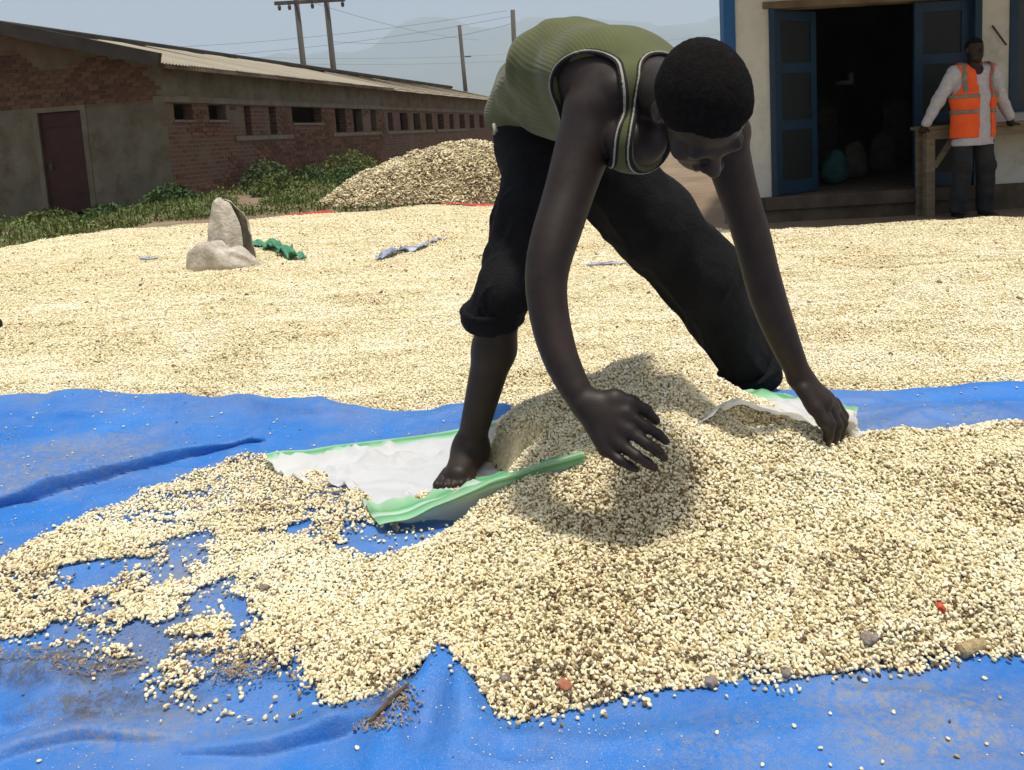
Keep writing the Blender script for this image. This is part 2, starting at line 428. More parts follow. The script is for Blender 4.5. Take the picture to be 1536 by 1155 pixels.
# gable wall facing the yard (local -Y side), with the maroon door
RZ = lambda x: 2.62 + min(-x, GW + x) * .26          # roof underside over local x
g = MB()
DX0, DX1, DZ = -2.86, -1.86, 1.86
g.box(-GW, DX0, 0.001, WT, -.5, DZ); g.box(DX1, -WT, 0.001, WT, -.5, DZ)
V = [(-GW, 0.001, DZ), (-WT, 0.001, DZ), (-WT, 0.001, RZ(-WT)), (-GW / 2, 0.001, RZ(-GW / 2)), (-GW, 0.001, RZ(-GW))]
V += [(p[0], WT, p[2]) for p in V]
g.add(V, [(0, 1, 2, 3, 4), (9, 8, 7, 6, 5)] + [(i, i + 5, (i + 1) % 5 + 5, (i + 1) % 5) for i in range(5)])
g.build('gable_wall', M['mortar'], barn)
MB().box(-GW - .001, -GW + WT, WT, BL, -.3, 2.6).build('rear_wall', M['mortar'], barn)
MB().box(-GW, 0, BL, BL + WT, -.3, 2.9).build('end_wall', M['mortar'], barn)
pl = MB(); pl.box(-GW, DX0 - .12, -.016, .0, -.5, 1.96); pl.box(DX1 + .12, .012, -.016, .0, -.5, 1.9)
pl.build('plaster_coat', M['plaster'], barn)
fr = MB(); fr.box(DX0 - .12, DX0, -.03, .1, -.5, DZ + .1); fr.box(DX1, DX1 + .12, -.03, .1, -.5, DZ + .1); fr.box(DX0, DX1, -.03, .1, DZ, DZ + .1)
fr.build('door_frame', M['concrete'], barn)
door = MB().box(DX0 + .01, DX1 - .01, .03, .075, -.14, DZ - .01, .004).build('door', M['maroon'], barn)
for z in (.25, .9, 1.6): MB().box(DX0 + .05, DX1 - .05, .012, .031, z - .03, z + .03).build('cross_rail', M['maroon'], door)
MB().box(DX0 + .12, DX0 + .2, -.005, .03, .72, .86, .004).build('latch', M['iron'], door)
# bricks laid proud of the mortar: the nearest 300 one by one, the rest joined
bl, bh, bd = .228, .074, .03
bm_ = MB().box(-bl / 2, bl / 2, -bd / 2, bd / 2, -bh / 2, bh / 2, .006)
bmesh_ = mesh('brick', bm_.v, bm_.f, M['brick'])
spots = []
for r in range(26):
    z = -.03 + r * .09 + .045
    off = .122 * (r % 2)
    for c in range(52):
        yb = .13 + c * .245 + off
        if yb > 11.2 or z > 1.86: continue
        if any(a - .1 < yb < b + .1 and z0 - .04 < z < z1 + .04 for (a, b, z0, z1) in opens): continue
        if any(a < yb < b and 1.05 < z < 1.25 for (a, b) in ((2.3, 4.9), (7.2, 10.8))): continue
        if any(a < yb < b and l < z < l + .14 for (a, b, l) in ((.2, .95, 1.46), (1.34, 2.15, 1.46), (4.9, 6.8, 1.39))): continue
        if fbm(np.array(yb * .7), np.array(z * 1.3), octv=2, seed=77) > .52: continue      # plaster smears hide some
        if .95 < yb < 1.35 and z < 1.3 and random.random() < .8: continue
        spots.append((.004 - random.random() * .006, yb, z, 1))
for r in range(20):
    z = 2.0 + r * .09
    for c in range(31):
        xb = -.16 - c * .245 - .122 * (r % 2)
        if z > RZ(xb) - .09 or xb < -GW + .15: continue
        if fbm(np.array(xb * .8), np.array(z * 1.6), octv=2, seed=31) > .30: continue
        spots.append((xb, .003 - random.random() * .006, z, 0))
spots.sort(key=lambda s: (s[1] - 0) ** 2 + (s[0] * .8) ** 2 + (0 if s[3] else 0))
rest = MB()
for i, (x, yv, z, sd) in enumerate(spots):
    j = random.uniform(-.004, .004)
    if i < 300:
        o = link('brick', bmesh_, barn); o.location = (x, yv, z + j); o.rotation_euler = (random.uniform(-.02, .02), random.uniform(-.015, .015), math.pi / 2 if sd else 0)
    else:
        if sd: rest.box(x - bd / 2, x + bd / 2, yv - bl / 2, yv + bl / 2, z - bh / 2 + j, z + bh / 2 + j)
        else: rest.box(x - bl / 2, x + bl / 2, yv - bd / 2, yv + bd / 2, z - bh / 2 + j, z + bh / 2 + j)
tag(rest.build('brickwork', M['brick'], barn), kind='stuff')
# roof: corrugated sheets, one object each
def sheet_mesh(w, ln, slope, amp=.016, waves=9):
    V = []; n = waves * 4
    for i in range(n + 1):
        yy = w * i / n; d = amp * math.sin(i / n * waves * 2 * math.pi)
        for t in (0, 1): V.append((-ln * math.cos(slope) * t - d * math.sin(slope) * 0, yy, ln * math.sin(slope) * t + d))
    Fc = [(2 * i, 2 * i + 2, 2 * i + 3, 2 * i + 1) for i in range(n)]
    return mesh('roof_sheet', V, Fc, M['roof'], True)
SL = math.atan(.26)
half = (GW / 2 + .42) / math.cos(SL)
smA = sheet_mesh(.88, half, SL)
rroot = MB().box(-GW / 2 - .09, -GW / 2 + .09, -.55, BL + .3, RZ(-GW / 2) + .02, RZ(-GW / 2) + .17, .03).build('roof_ridge', M['roofdark'], barn)
yy = -.53; i = 0
while yy < BL:
    late = yy > 11.2
    for sgn in (1, -1):
        o = link('roof_sheet', smA, rroot)
        ex = (.55 if late else .40) + random.uniform(-.03, .03)
        if sgn > 0:
            o.location = (ex, yy, 2.62 - ex * .26 + .05 + (-.0 if not late else -.05) + (i % 2) * .006)
        else:
            o.location = (-GW - .42, yy + .88, 2.60 - .1 + .05 + (i % 2) * .006); o.rotation_euler = (0, 0, math.pi)
        if sgn > 0: o.rotation_euler = (random.uniform(-.004, .004), random.uniform(-.006, .006), random.uniform(-.006, .006))
    yy += .84; i += 1
rfm = MB().beam((.36, 0, 2.60 - .36 * .26), (-GW / 2, 0, RZ(-GW / 2)), .05, .1); rfm = mesh('rafter', rfm.v, rfm.f, M['timber'])
for k in range(int(BL / 1.6)):
    link('rafter', rfm, barn, (0, .3 + k * 1.6, 0))
for sgn in (0, 1):
    a = (.38, -.53, 2.55) if sgn == 0 else (-GW - .38, -.53, 2.55)
    MB().beam((a[0] + (.05 if sgn == 0 else -.05), -.6, a[2] + .06), (-GW / 2, -.6, RZ(-GW / 2) + .08), .10, .25).build('parapet', M['roofdark'], barn)
MB().beam((.37, -.38, 2.52), (.37, BL, 2.52), .025, .07).build('eave_board', M['timber'], barn)

# ------------------------------------------------------------------ limewashed store on the right
WY = 8.15                                            # front wall
store = empty('white_store', (2.3, WY, -.12)); SX, SY, SZ = 2.3, WY, -.12
tag(store, 'limewashed store with blue trim and a wide dark doorway', 'building')
def sx_(u): return at(u, 180, Y=WY)[0] - SX
xL = sx_(1106); xD0 = sx_(1156); xD1 = sx_(1462); xW0 = sx_(1512); xW1 = xW0 + 1.3; xR = xW1 + 2.2
zF = .27; zT = 2.22; zH = 3.1                       # floor, door head, eaves above the store's base
w = MB()
w.box(xL, xD0, 0, .25, zF, zH); w.box(xD0, xD1, 0, .25, zT, zH)
w.box(xD1, xW0, 0, .25, zF, zH); w.box(xW0, xW1, 0, .25, zF, zF + .72); w.box(xW0, xW1, 0, .25, zT + .05, zH); w.box(xW1, xR, 0, .25, zF, zH)
w.build('front_wall', M['white_wall'], store)
w = MB(); tl = math.tan(math.radians(19))
def slant(m, x0, x1, y0, y1, z0, z1):
    V = [(x0 + y0 * tl, y0, z0), (x1 + y0 * tl, y0, z0), (x1 + y1 * tl, y1, z0), (x0 + y1 * tl, y1, z0)]; V += [(a, b, z1) for a, b, _ in V]
    return m.add(V, [(3, 2, 1, 0), (4, 5, 6, 7), (0, 1, 5, 4), (1, 2, 6, 5), (2, 3, 7, 6), (3, 0, 4, 7)])
slant(w, xL, xL + .25, .25, 6.0, zF, zH); w.box(xL + 6 * tl, xR, 6.0, 6.25, zF, zH); w.box(xR - .25, xR, .25, 6, zF, zH); w.build('outer_wall', M['white_wall'], store)
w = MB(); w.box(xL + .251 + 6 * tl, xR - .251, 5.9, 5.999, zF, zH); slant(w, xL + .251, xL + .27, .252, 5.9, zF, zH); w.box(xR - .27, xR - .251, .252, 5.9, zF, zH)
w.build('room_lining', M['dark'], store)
MB().box(xL - .12, xL - .003, -.02, .12, -.05, zH).build('corner_post', M['blue_post_lit'], store)
pb = MB(); V = [(xL - .05, -.06), (xR, -.06), (xR, 6.3), (xL - .05 + 6.36 * tl, 6.3)]; V = [(a, b, -.2) for a, b in V] + [(a, b, zF - .002) for a, b in V]
pb.add(V, [(3, 2, 1, 0), (4, 5, 6, 7), (0, 1, 5, 4), (1, 2, 6, 5), (2, 3, 7, 6), (3, 0, 4, 7)]).build('plinth', M['plinth'], store)
MB().box(xD0 - .1, xD1 + .1, -.10, -.06, zF - .13, zF + .004, .008).build('door_sill', M['plinth'], store)
MB().box(xD0 - .06, xD1 + .06, -.02, .2, zT - .07, zT, .005).build('door_head', M['timber'], store)
rb = MB(); V = [(xL - .35, -1.75), (xR + .5, -1.75), (xR + .5, 6.6), (xL + .05 + 6.6 * tl, 6.6), (xL + .02, 0.0)]; V = [(a, b, zH) for a, b in V] + [(a, b, zH + .05) for a, b in V]
rb.add(V, [(4, 3, 2, 1, 0), (5, 6, 7, 8, 9)] + [(i, (i + 1) % 5, (i + 1) % 5 + 5, i + 5) for i in range(5)]).build('roof', M['roof'], store)
def leaf(name, width, loc, rz):
    root = link(name, None, store); root.empty_display_size = .1; root.location = loc; root.rotation_euler = (0, 0, rz)
    h = zT - zF - .09; st = .085
    f = MB(); f.box(0, st, -.02, .02, 0, h); f.box(width - st, width, -.02, .02, 0, h)
    for z0, z1 in ((0, .14), (.66, .76), (1.24, 1.34), (h - .1, h)): f.box(st, width - st, -.018, .018, z0, z1)
    f.build('door_frame', M['blue_paint'], root)
    for z0, z1 in ((.14, .66), (.76, 1.24), (1.34, h - .1)):
        MB().box(st, width - st, -.006, .006, z0, z1).build('door_panel', M['blue_panel'], root)
    return root
leaf('door', .62, (xD0 + .05, .03, zF + .01), math.radians(30))
leaf('door', .56, (xD1 - .58, .08, zF + .01), 0)
j = MB(); j.box(xD0 - .002, xD0 + .045, -.03, .2, zF, zT - .07); j.box(xD1 - .02, xD1 + .05, -.03, .05, zF, zT - .07); j.build('door_jamb', M['blue_paint'], store)
win = MB(); a, b, c, d = xW0, xW1, zF + .72, zT + .05
win.box(a, a + .08, -.02, .12, c, d); win.box(b - .08, b, -.02, .12, c, d); win.box(a + .08, b - .08, -.02, .12, c, c + .07); win.box(a + .08, b - .08, -.02, .12, d - .07, d)
wf = win.build('window', M['blue_paint'], store)
MB().box(a + .08, b - .08, .05, .06, c + .07, d - .07).build('pane', M['glass'], wf)
MB().tube([(xW0 - .19, -.03, 1.86), (xW0 - .06, -.05, 1.66)], .010, 6).build('wall_hook', M['iron'], store)

# ------------------------------------------------------------------ poles and wires
def pole(px, top_y, bot_lean, Y, r, label, arms=()):
    t = at(px, top_y, Y=Y); zt = t[2]
    root = empty('power_pole', (t[0] + bot_lean, Y, -.2)); tag(root, label, 'power pole')
    MB().tube([(0, 0, 0), (-bot_lean, 0, zt + .2)], [r * 1.15, r * .85], 10).build('pole', M['pole'], root, True)
    return root, t
q = at(468, 3, Y=45)
ca = empty('power_pole', (q[0], 45, -.2)); tag(ca, 'twin wooden poles joined by a crossarm behind the brick building', 'power pole')
MB().box(-2.0, 1.85, -.26, -.165, q[2] + .1, q[2] + .3, .01).build('crossarm', M['pole'], ca)
for px in (446, 491):
    x = at(px, -14, Y=45)[0] - q[0]
    MB().tube([(x + .12, 0, 0), (x - .12, 0, at(px, -14, Y=45)[2] + .2)], [.18, .14], 10).build('pole', M['pole'], ca, True)
for x in (-1.75, -1.2, .05, 1.7):
    MB().tube([(x, -.21, q[2] + .1), (x, -.21, q[2]), (x, -.21, q[2] - .18)], [.05, .1, .07], 8).build('insulator', M['pole'], ca, True)
pC, tC = pole(689, 38, .3, 62, .16, 'thin single pole standing left of the bending worker')
MB().tube([(-.05, 0, 7.0), (.45, 0, 7.0)], .05, 6).build('side_arm', M['pole'], pC)
pD, tD = pole(769, 15, -.1, 52, .17, 'dark pole rising just above the bending worker’s back')
def wire(p, q, sag, label):
    P = [Vector(p).lerp(Vector(q), i / 16) - Vector((0, 0, sag * 4 * (i / 16) * (1 - i / 16))) for i in range(17)]
    b = P[0].copy()
    o = MB().tube([v - b for v in P], .012, 4).build('power_wire', M['wire'], None, loc=b); tag(o, label, 'wire', 'power lines across the sky')
for k, (ua, va, Ya, ub, vb, Yb, sag) in enumerate(((-60, 70, 60, 760, 16, 52, 1.0), (-60, 84, 60, 770, 24, 52, 1.2), (500, 62, 62, 772, 34, 52, .6), (-60, 58, 70, 1150, 40, 90, 2.5), (-60, 62, 72, 1150, 52, 90, 2.6), (470, 4, 45, 720, 60, 80, .4))):
    nm = ['uppermost thin wire from the left edge to the dark pole', 'thin wire just under the uppermost one', 'short wire sloping up to the dark pole', 'long faint wire running behind the worker to the store', 'lowest long faint wire behind the worker', 'wire dropping from the crossarm to the right'][k]
    wire(at(ua, va, Y=Ya), at(ub, vb, Y=Yb), sag, nm)

# ------------------------------------------------------------------ weeds and grass along the brick building
def leaf_cloud(n, cx, cy, rx, ry, h, size, seed):
    r = np.random.default_rng(seed); V = []; Fc = []
    for i in range(n):
        a = r.uniform(0, 2 * math.pi); q = math.sqrt(r.uniform(0, 1)); x = cx + rx * q * math.cos(a); yv = cy + ry * q * math.sin(a)
        z = h * (r.uniform(0, 1) ** .8) * (1 - .75 * q ** 2)
        s = size * r.uniform(.6, 1.4); d = Vector((r.normal(), r.normal(), r.normal() * .6 + .3)).normalized(); u = d.orthogonal().normalized(); v = d.cross(u)
        t = r.uniform(0, 6.28); u, v = u * math.cos(t) + v * math.sin(t), v * math.cos(t) - u * math.sin(t)
        p = Vector((x, yv, z)); b = len(V)
        V += [p - u * s, p + v * s * .38, p + u * s + d * s * .2, p - v * s * .38]; Fc.append((b, b + 1, b + 2, b + 3))
    return V, Fc
def bl2w(x, y):
    c, s = math.cos(BANG), math.sin(BANG); return C0[0] + x * c - y * s, C0[1] + x * s + y * c
bushes = [(.75, 2.2, .55, .62, 'dark leafy bush against the brick wall, left of the larger one'), (1.1, 5.6, .8, .68, 'broad green bush beside the pale cob heap'),
          (.9, 3.9, .5, .42, 'low bush between the two leafy bushes by the brick wall'), (.5, 7.8, .7, .5, 'green bush partly hidden behind the cob heap'),
          (-1.0, -.6, .55, .34, 'low weed clump right of the maroon door'), (-2.2, -.75, .6, .28, 'low weed clump in front of the maroon door'), (.3, -.5, .5, .36, 'weed clump at the corner of the brick building'),
          (-3.9, -1.0, .5, .42, 'weed clump left of the maroon door'), (-3.4, -2.4, .45, .30, 'leafy weed nearest the left edge, at the rim of the maize'), (1.9, .6, .5, .40, 'weed clump in the grass behind the slumped sack'), (2.3, 3.0, .55, .36, 'spreading weed in the grass before the larger bushes')]
for k, (x, yv, rad, h, lab) in enumerate(bushes):
    X, Y = bl2w(x, yv); root = empty('weed_bush', (X, Y, float(ground_z(X, Y)))); tag(root, lab, 'bush', 'weeds along the brick building')
    V, Fc = leaf_cloud(900, 0, 0, rad * 1.1, rad * .9, h * 1.15, .05, 100 + k); obj('foliage', V, Fc, M['leaf_dark' if k % 2 == 0 else 'leaf'], root)
    st = MB()
    for i in range(9):
        a = random.uniform(0, 6.28); e = Vector((math.cos(a) * rad * .6, math.sin(a) * rad * .5, h * random.uniform(.5, .85))); st.tube([(0, 0, -.02), e * .5 + Vector((0, 0, .05)), e], [.012, .008, .004], 5)
    st.build('stem', M['stem'], root)
def grass(name, n, fn, lab, hmin, hmax, seed):
    r = np.random.default_rng(seed); V = []; Fc = []
    for i in range(n):
        x, yv = fn(r); z = float(ground_z(x, yv)); h = r.uniform(hmin, hmax); a = r.uniform(0, 6.28); ln = r.uniform(.1, .6) * h; wv = r.uniform(.004, .011)
        dx, dy = math.cos(a), math.sin(a); b = len(V)
        V += [(x - dy * wv, yv + dx * wv, z - .01), (x + dy * wv, yv - dx * wv, z - .01), (x + dx * ln * .4 + dy * wv * .8, yv + dy * ln * .4 - dx * wv * .8, z + h * .6), (x + dx * ln * .4 - dy * wv * .8, yv + dy * ln * .4 + dx * wv * .8, z + h * .6), (x + dx * ln, yv + dy * ln, z + h)]
        Fc += [(b, b + 1, b + 2, b + 3), (b + 3, b + 2, b + 4)]
    tag(obj(name, V, Fc, M['leaf']), lab, 'grass', kind='stuff')
_gp = np.array([at(u, v, Z=.0)[:2] for u, v in ((-260, 430), (-60, 392), (0, 379), (60, 364), (100, 356), (200, 345), (330, 340), (470, 324), (600, 312), (740, 309), (900, 314))]); GRX, GRY = _gp[:, 0], _gp[:, 1]
def strip(r):
    while True:
        k = r.random()
        if k < .42: x, yv = bl2w(r.uniform(.05, 3.6), r.uniform(-2.5, 14))
        elif k < .58: x, yv = bl2w(r.uniform(1.5, 6.0), r.uniform(-5.5, .5))
        else: x, yv = bl2w(r.uniform(-6.5, 3.5), r.uniform(-6.5, -.05))
        if float(fbm(np.array(x * 1.1), np.array(yv * 1.1), octv=2, seed=5)) > -.35 and yv > np.interp(x, GRX, GRY) + .1: return x, yv
grass('grass', 20000, strip, 'ragged green grass along the foot of the brick building', .03, .17, 12)

# low broad-leaved ground cover between the grass
r_ = np.random.default_rng(91); V = []; Fc = []
for i in range(26000):
    x, yv = strip(r_); z = float(ground_z(x, yv)); hh = .10 * (1 + float(vnoise(np.array(x * 2.2), np.array(yv * 2.2), seed=92))); p = Vector((x, yv, z + r_.uniform(0, 1) * hh + .01)); s_ = r_.uniform(.012, .038)
    d = Vector((r_.normal() * .7, r_.normal() * .7, 1)).normalized(); u = d.orthogonal().normalized(); v = d.cross(u); t_ = r_.uniform(0, 6.28); u, v = u * math.cos(t_) + v * math.sin(t_), v * math.cos(t_) - u * math.sin(t_); b_ = len(V)
    V += [p - u * s_, p + v * s_ * .5, p + u * s_, p - v * s_ * .5]; Fc.append((b_, b_ + 1, b_ + 2, b_ + 3))
tag(obj('ground_cover', V, Fc, M['leaf']), 'low leafy weeds covering the ground before the brick building', 'weeds', kind='stuff')
# ------------------------------------------------------------------ near blue tarpaulin
def gpts(L, Z=0.0): return np.array([at(u, v, Z=Z)[:2] for u, v in L])
def seg_d(X, Y, P, closed=False):
    """distance to a polyline and the parameter of the nearest point"""
    best = np.full(np.shape(X), 1e9); n = len(P) if closed else len(P) - 1; tt = np.zeros(np.shape(X))
    for i in range(n):
        a, b = P[i], P[(i + 1) % len(P)]; ab = b - a; t = np.clip(((X - a[0]) * ab[0] + (Y - a[1]) * ab[1]) / (ab @ ab), 0, 1)
        d = np.hypot(X - a[0] - t * ab[0], Y - a[1] - t * ab[1]); tt = np.where(d < best, (i + t) / n, tt); best = np.minimum(best, d)
    return best, tt
def inside(X, Y, P):
    r = np.zeros(np.shape(X), bool)
    for i in range(len(P)):
        (x0, y0), (x1, y1) = P[i], P[(i + 1) % len(P)]
        c = ((y0 > Y) != (y1 > Y)); r ^= c & (X < (x1 - x0) * (Y - y0) / np.where(y1 == y0, 1e-9, y1 - y0) + x0)
    return r
def sdist(X, Y, P):
    d, _ = seg_d(X, Y, P, True); return np.where(inside(X, Y, P), d, -d)

FOLDS = [([(-80, 775), (60, 745), (180, 712), (290, 683), (390, 664)], .055, .026), ([(150, 648), (330, 652), (520, 655)], .012, .03),
         ([(20, 618), (90, 612), (150, 640)], .03, .08),
         ([(668, 1014), (690, 1052), (700, 1092), (690, 1150)], .072, .040), ([(668, 1014), (640, 1050), (600, 1090), (585, 1150)], .050, .028),
         ([(618, 1030), (585, 1062), (515, 1094), (410, 1116), (300, 1116)], .034, .022), ([(-60, 1150), (40, 1112), (130, 1092), (280, 1096)], .022, .02),
         ([(750, 1110), (900, 1118), (1050, 1100), (1200, 1090)], .014, .03), ([(-60, 1000), (60, 1010), (110, 1030), (60, 1060)], .03, .035),
         ([(1000, 1140), (1300, 1090), (1600, 1070)], .012, .05), ([(1280, 650), (1400, 625), (1600, 620)], .02, .05)]
FOLDS = [(gpts(p), a, w) for p, a, w in FOLDS]
TFAR = gpts([(-300, 640), (-100, 617), (0, 606), (80, 600), (170, 604), (300, 612), (450, 622), (640, 628), (800, 622), (950, 614), (1150, 602), (1300, 597), (1450, 595), (1600, 592), (2000, 575)])
def tarp_far(x): return np.interp(x, TFAR[:, 0], TFAR[:, 1])
def tarp_z(X, Y):
    z = .008 + .006 * fbm(X * 2.2 + 5, Y * 5, octv=3, seed=21) + .016 * (1 - np.abs(fbm(X * 2.0 + Y * .9, Y * 4.3, octv=3, seed=23))).clip(.55, 1) ** 5 + .0032 * fbm(X * 9, Y * 16, octv=3, seed=22)
    for P, a, w in FOLDS:
        d, t = seg_d(X, Y, P); z = z + a * (.65 * np.clip(1 - d / (1.7 * w), 0, 1) + .35 * np.exp(-(d / w) ** 2)) * np.sin(np.clip(.12 + .88 * t, 0, 1) * math.pi * .82 + .25).clip(.15, 1)
    lip = np.exp(-((Y - tarp_far(X)) / .07) ** 2); z = z + .028 * lip * (1 + .8 * fbm(X * 2.5, X * 0, octv=2, seed=8))
    return np.maximum(z, .001)
tx = np.linspace(-3.6, 3.4, 400); tv = np.linspace(0, 1, 190)
tx = np.linspace(-3.2, 3.0, 480); tv = np.linspace(0, 1, 300)
TX, TV = np.meshgrid(tx, tv, indexing='ij'); TYf = tarp_far(TX) + .012 * fbm(TX * 6, TX * 0, octv=3, seed=4)
TY = .35 + (TYf - .35) * TV
TZ = tarp_z(TX, TY)
m = bpy.data.materials.new('blue_tarpaulin'); m.use_nodes = True
N_, L_ = m.node_tree.nodes, m.node_tree.links; b = N_['Principled BSDF']
tc = N_.new('ShaderNodeTexCoord')
def nzn(scale, det=6, ro=.6):
    n = N_.new('ShaderNodeTexNoise'); n.inputs['Scale'].default_value = scale; n.inputs['Detail'].default_value = det; n.inputs['Roughness'].default_value = ro
    L_.new(tc.outputs['Object'], n.inputs['Vector']); return n
def mrn(src, lo, hi, a=0, bq=1):
    r = N_.new('ShaderNodeMapRange'); r.inputs[1].default_value = lo; r.inputs[2].default_value = hi; r.inputs[3].default_value = a; r.inputs[4].default_value = bq
    L_.new(src, r.inputs[0]); return r.outputs[0]
def mixn(f, a, c, blend='MIX'):
    x = N_.new('ShaderNodeMix'); x.data_type = 'RGBA'; x.blend_type = blend
    if hasattr(f, 'links') or not isinstance(f, (int, float)): L_.new(f, x.inputs[0])
    else: x.inputs[0].default_value = f
    for s, q in ((a, 6), (c, 7)):
        if isinstance(s, tuple): x.inputs[q].default_value = (*s, 1)
        else: L_.new(s, x.inputs[q])
    return x.outputs[2]
base = mixn(mrn(nzn(3).outputs[0], .35, .65), (.013, .140, .47), (.021, .18, .56))
dust = mrn(nzn(2.1, 9, .72).outputs[0], .44, .68)                       # large dusty patches
speck = mrn(nzn(420, 3, .7).outputs[0], .56, .68)
mul = N_.new('ShaderNodeMath'); mul.operation = 'MULTIPLY'; L_.new(dust, mul.inputs[0]); mul.inputs[1].default_value = .40
c1 = mixn(mul.outputs[0], base, (.26, .24, .21))
sp = N_.new('ShaderNodeMath'); sp.operation = 'MULTIPLY'; L_.new(speck, sp.inputs[0]); L_.new(mrn(nzn(1.4, 5).outputs[0], .38, .65, .15, .75), sp.inputs[1])
c2 = mixn(sp.outputs[0], c1, (.42, .37, .27))
da = N_.new('ShaderNodeAttribute'); da.attribute_name = 'dirt'
md_ = N_.new('ShaderNodeMath'); md_.operation = 'MULTIPLY'; L_.new(da.outputs['Fac'], md_.inputs[0]); L_.new(mrn(nzn(40, 9, .85).outputs[0], .40, .58), md_.inputs[1]); mud = md_.outputs[0]
dg = N_.new('ShaderNodeAttribute'); dg.attribute_name = 'dust'; dm = N_.new('ShaderNodeMath'); dm.operation = 'MULTIPLY'; L_.new(dg.outputs['Fac'], dm.inputs[0]); L_.new(mrn(nzn(60, 9, .85).outputs[0], .44, .60), dm.inputs[1])
c2 = mixn(dm.outputs[0], c2, (.25, .235, .20))
c3 = mixn(mud, c2, (.07, .06, .05))
L_.new(c3, b.inputs['Base Color']); b.inputs['Roughness'].default_value = .48; b.inputs['Specular IOR Level'].default_value = .35
bp = N_.new('ShaderNodeBump'); bp.inputs['Strength'].default_value = .6; bp.inputs['Distance'].default_value = .008
L_.new(nzn(22, 9, .72).outputs[0], bp.inputs['Height']); L_.new(bp.outputs[0], b.inputs['Normal'])
M['tarp'] = m
TS = np.zeros(TX.shape)                               # folds lean over towards the near side
for (P_, a_, w_), k_ in zip(FOLDS, (1.1, 0, .8, 0, 0, .9, 1.2, .8, 1.0, 0, .6)):
    d_, t_ = seg_d(TX, TY, P_); TS = TS + k_ * a_ * np.clip(1 - d_ / (1.7 * w_), 0, 1) ** .8
tarp = obj('tarpaulin', np.stack([TX.ravel(), (TY - TS).ravel(), TZ.ravel()], 1), grid_faces(480, 300), M['tarp'], smooth=True)
def blot(L, R):
    o = np.zeros(TX.shape)
    for (u, v), (rx, ry) in zip(L, R):
        q = at(u, v, Z=0); o = np.maximum(o, np.exp(-(((TX - q[0]) / rx) ** 2 + ((TY - q[1]) / ry) ** 2) ** 1.5))
    return o
n1 = fbm(TX * 5, TY * 8, octv=4, seed=121)
dirt_ = np.clip(blot([(20, 1000), (120, 1015), (180, 1060), (230, 960), (585, 1060), (0, 940)], [(.16, .05), (.14, .05), (.16, .035), (.08, .07), (.03, .06), (.1, .05)]) * 1.2 + .45 * n1 * 0 - .25 * (n1 < -.1), 0, 1) * (.75 + .5 * n1)
dust_ = np.clip(blot([(90, 690), (60, 730), (200, 960), (330, 860), (1380, 640), (1400, 1080), (1150, 1120), (420, 740), (250, 1090), (150, 840)], [(.35, .16), (.3, .1), (.2, .15), (.3, .2), (.3, .15), (.25, .1), (.2, .08), (.3, .2), (.25, .05), (.3, .15)]) * (.8 + .6 * n1), 0, .85)
for nm_, ar_ in (('dirt', np.clip(dirt_, 0, .9)), ('dust', dust_)): tarp.data.attributes.new(nm_, 'FLOAT', 'POINT').data.foreach_set('value', ar_.ravel().astype(np.float32))
tag(tarp, 'creased dusty blue tarpaulin spread under the near maize heap', 'tarpaulin')

# ------------------------------------------------------------------ maize: kernels scattered as real pieces
def kernel_material():
    m = bpy.data.materials.new('maize_kernel'); m.use_nodes = True
    N, L = m.node_tree.nodes, m.node_tree.links; b = N['Principled BSDF']
    a = N.new('ShaderNodeAttribute'); a.attribute_type = 'INSTANCER'; a.attribute_name = 'val'
    r = N.new('ShaderNodeValToRGB'); r.color_ramp.interpolation = 'LINEAR'
    e = r.color_ramp.elements; e[0].position = 0; e[0].color = (.14, .085, .04, 1); e[1].position = 1; e[1].color = (.90, .85, .70, 1)
    for p, c in ((.025, (.24, .16, .075)), (.06, (.37, .265, .12)), (.12, (.53, .42, .225)), (.24, (.66, .55, .325)), (.42, (.765, .66, .415)), (.66, (.83, .74, .50)), (.86, (.89, .83, .63))):
        q = e.new(p); q.color = (*c, 1)
    L.new(a.outputs['Fac'], r.inputs[0])
    tc = N.new('ShaderNodeTexCoord'); sp = N.new('ShaderNodeSeparateXYZ'); L.new(tc.outputs['Object'], sp.inputs[0])
    mr = N.new('ShaderNodeMapRange'); mr.inputs[1].default_value = -.006; mr.inputs[2].default_value = -.002; mr.inputs[3].default_value = .4; mr.inputs[4].default_value = 0
    L.new(sp.outputs[1], mr.inputs[0])
    mx = N.new('ShaderNodeMix'); mx.data_type = 'RGBA'; L.new(mr.outputs[0], mx.inputs[0]); L.new(r.outputs[0], mx.inputs[6]); mx.inputs[7].default_value = (.80, .72, .52, 1)
    L.new(mx.outputs[2], b.inputs['Base Color']); b.inputs['Roughness'].default_value = .5; b.inputs['Specular IOR Level'].default_value = .3
    return m
M['kernel'] = kernel_material()
M['grain_base'] = mat('maize_bed', [(.25, (.40, .30, .16)), (.42, (.60, .49, .28)), (.55, (.74, .635, .39)), (.72, (.83, .74, .50))], 85, .8, .9, 110, detail=4,
                      dirt=((.44, .35, .21), 1.7, .58, .88))
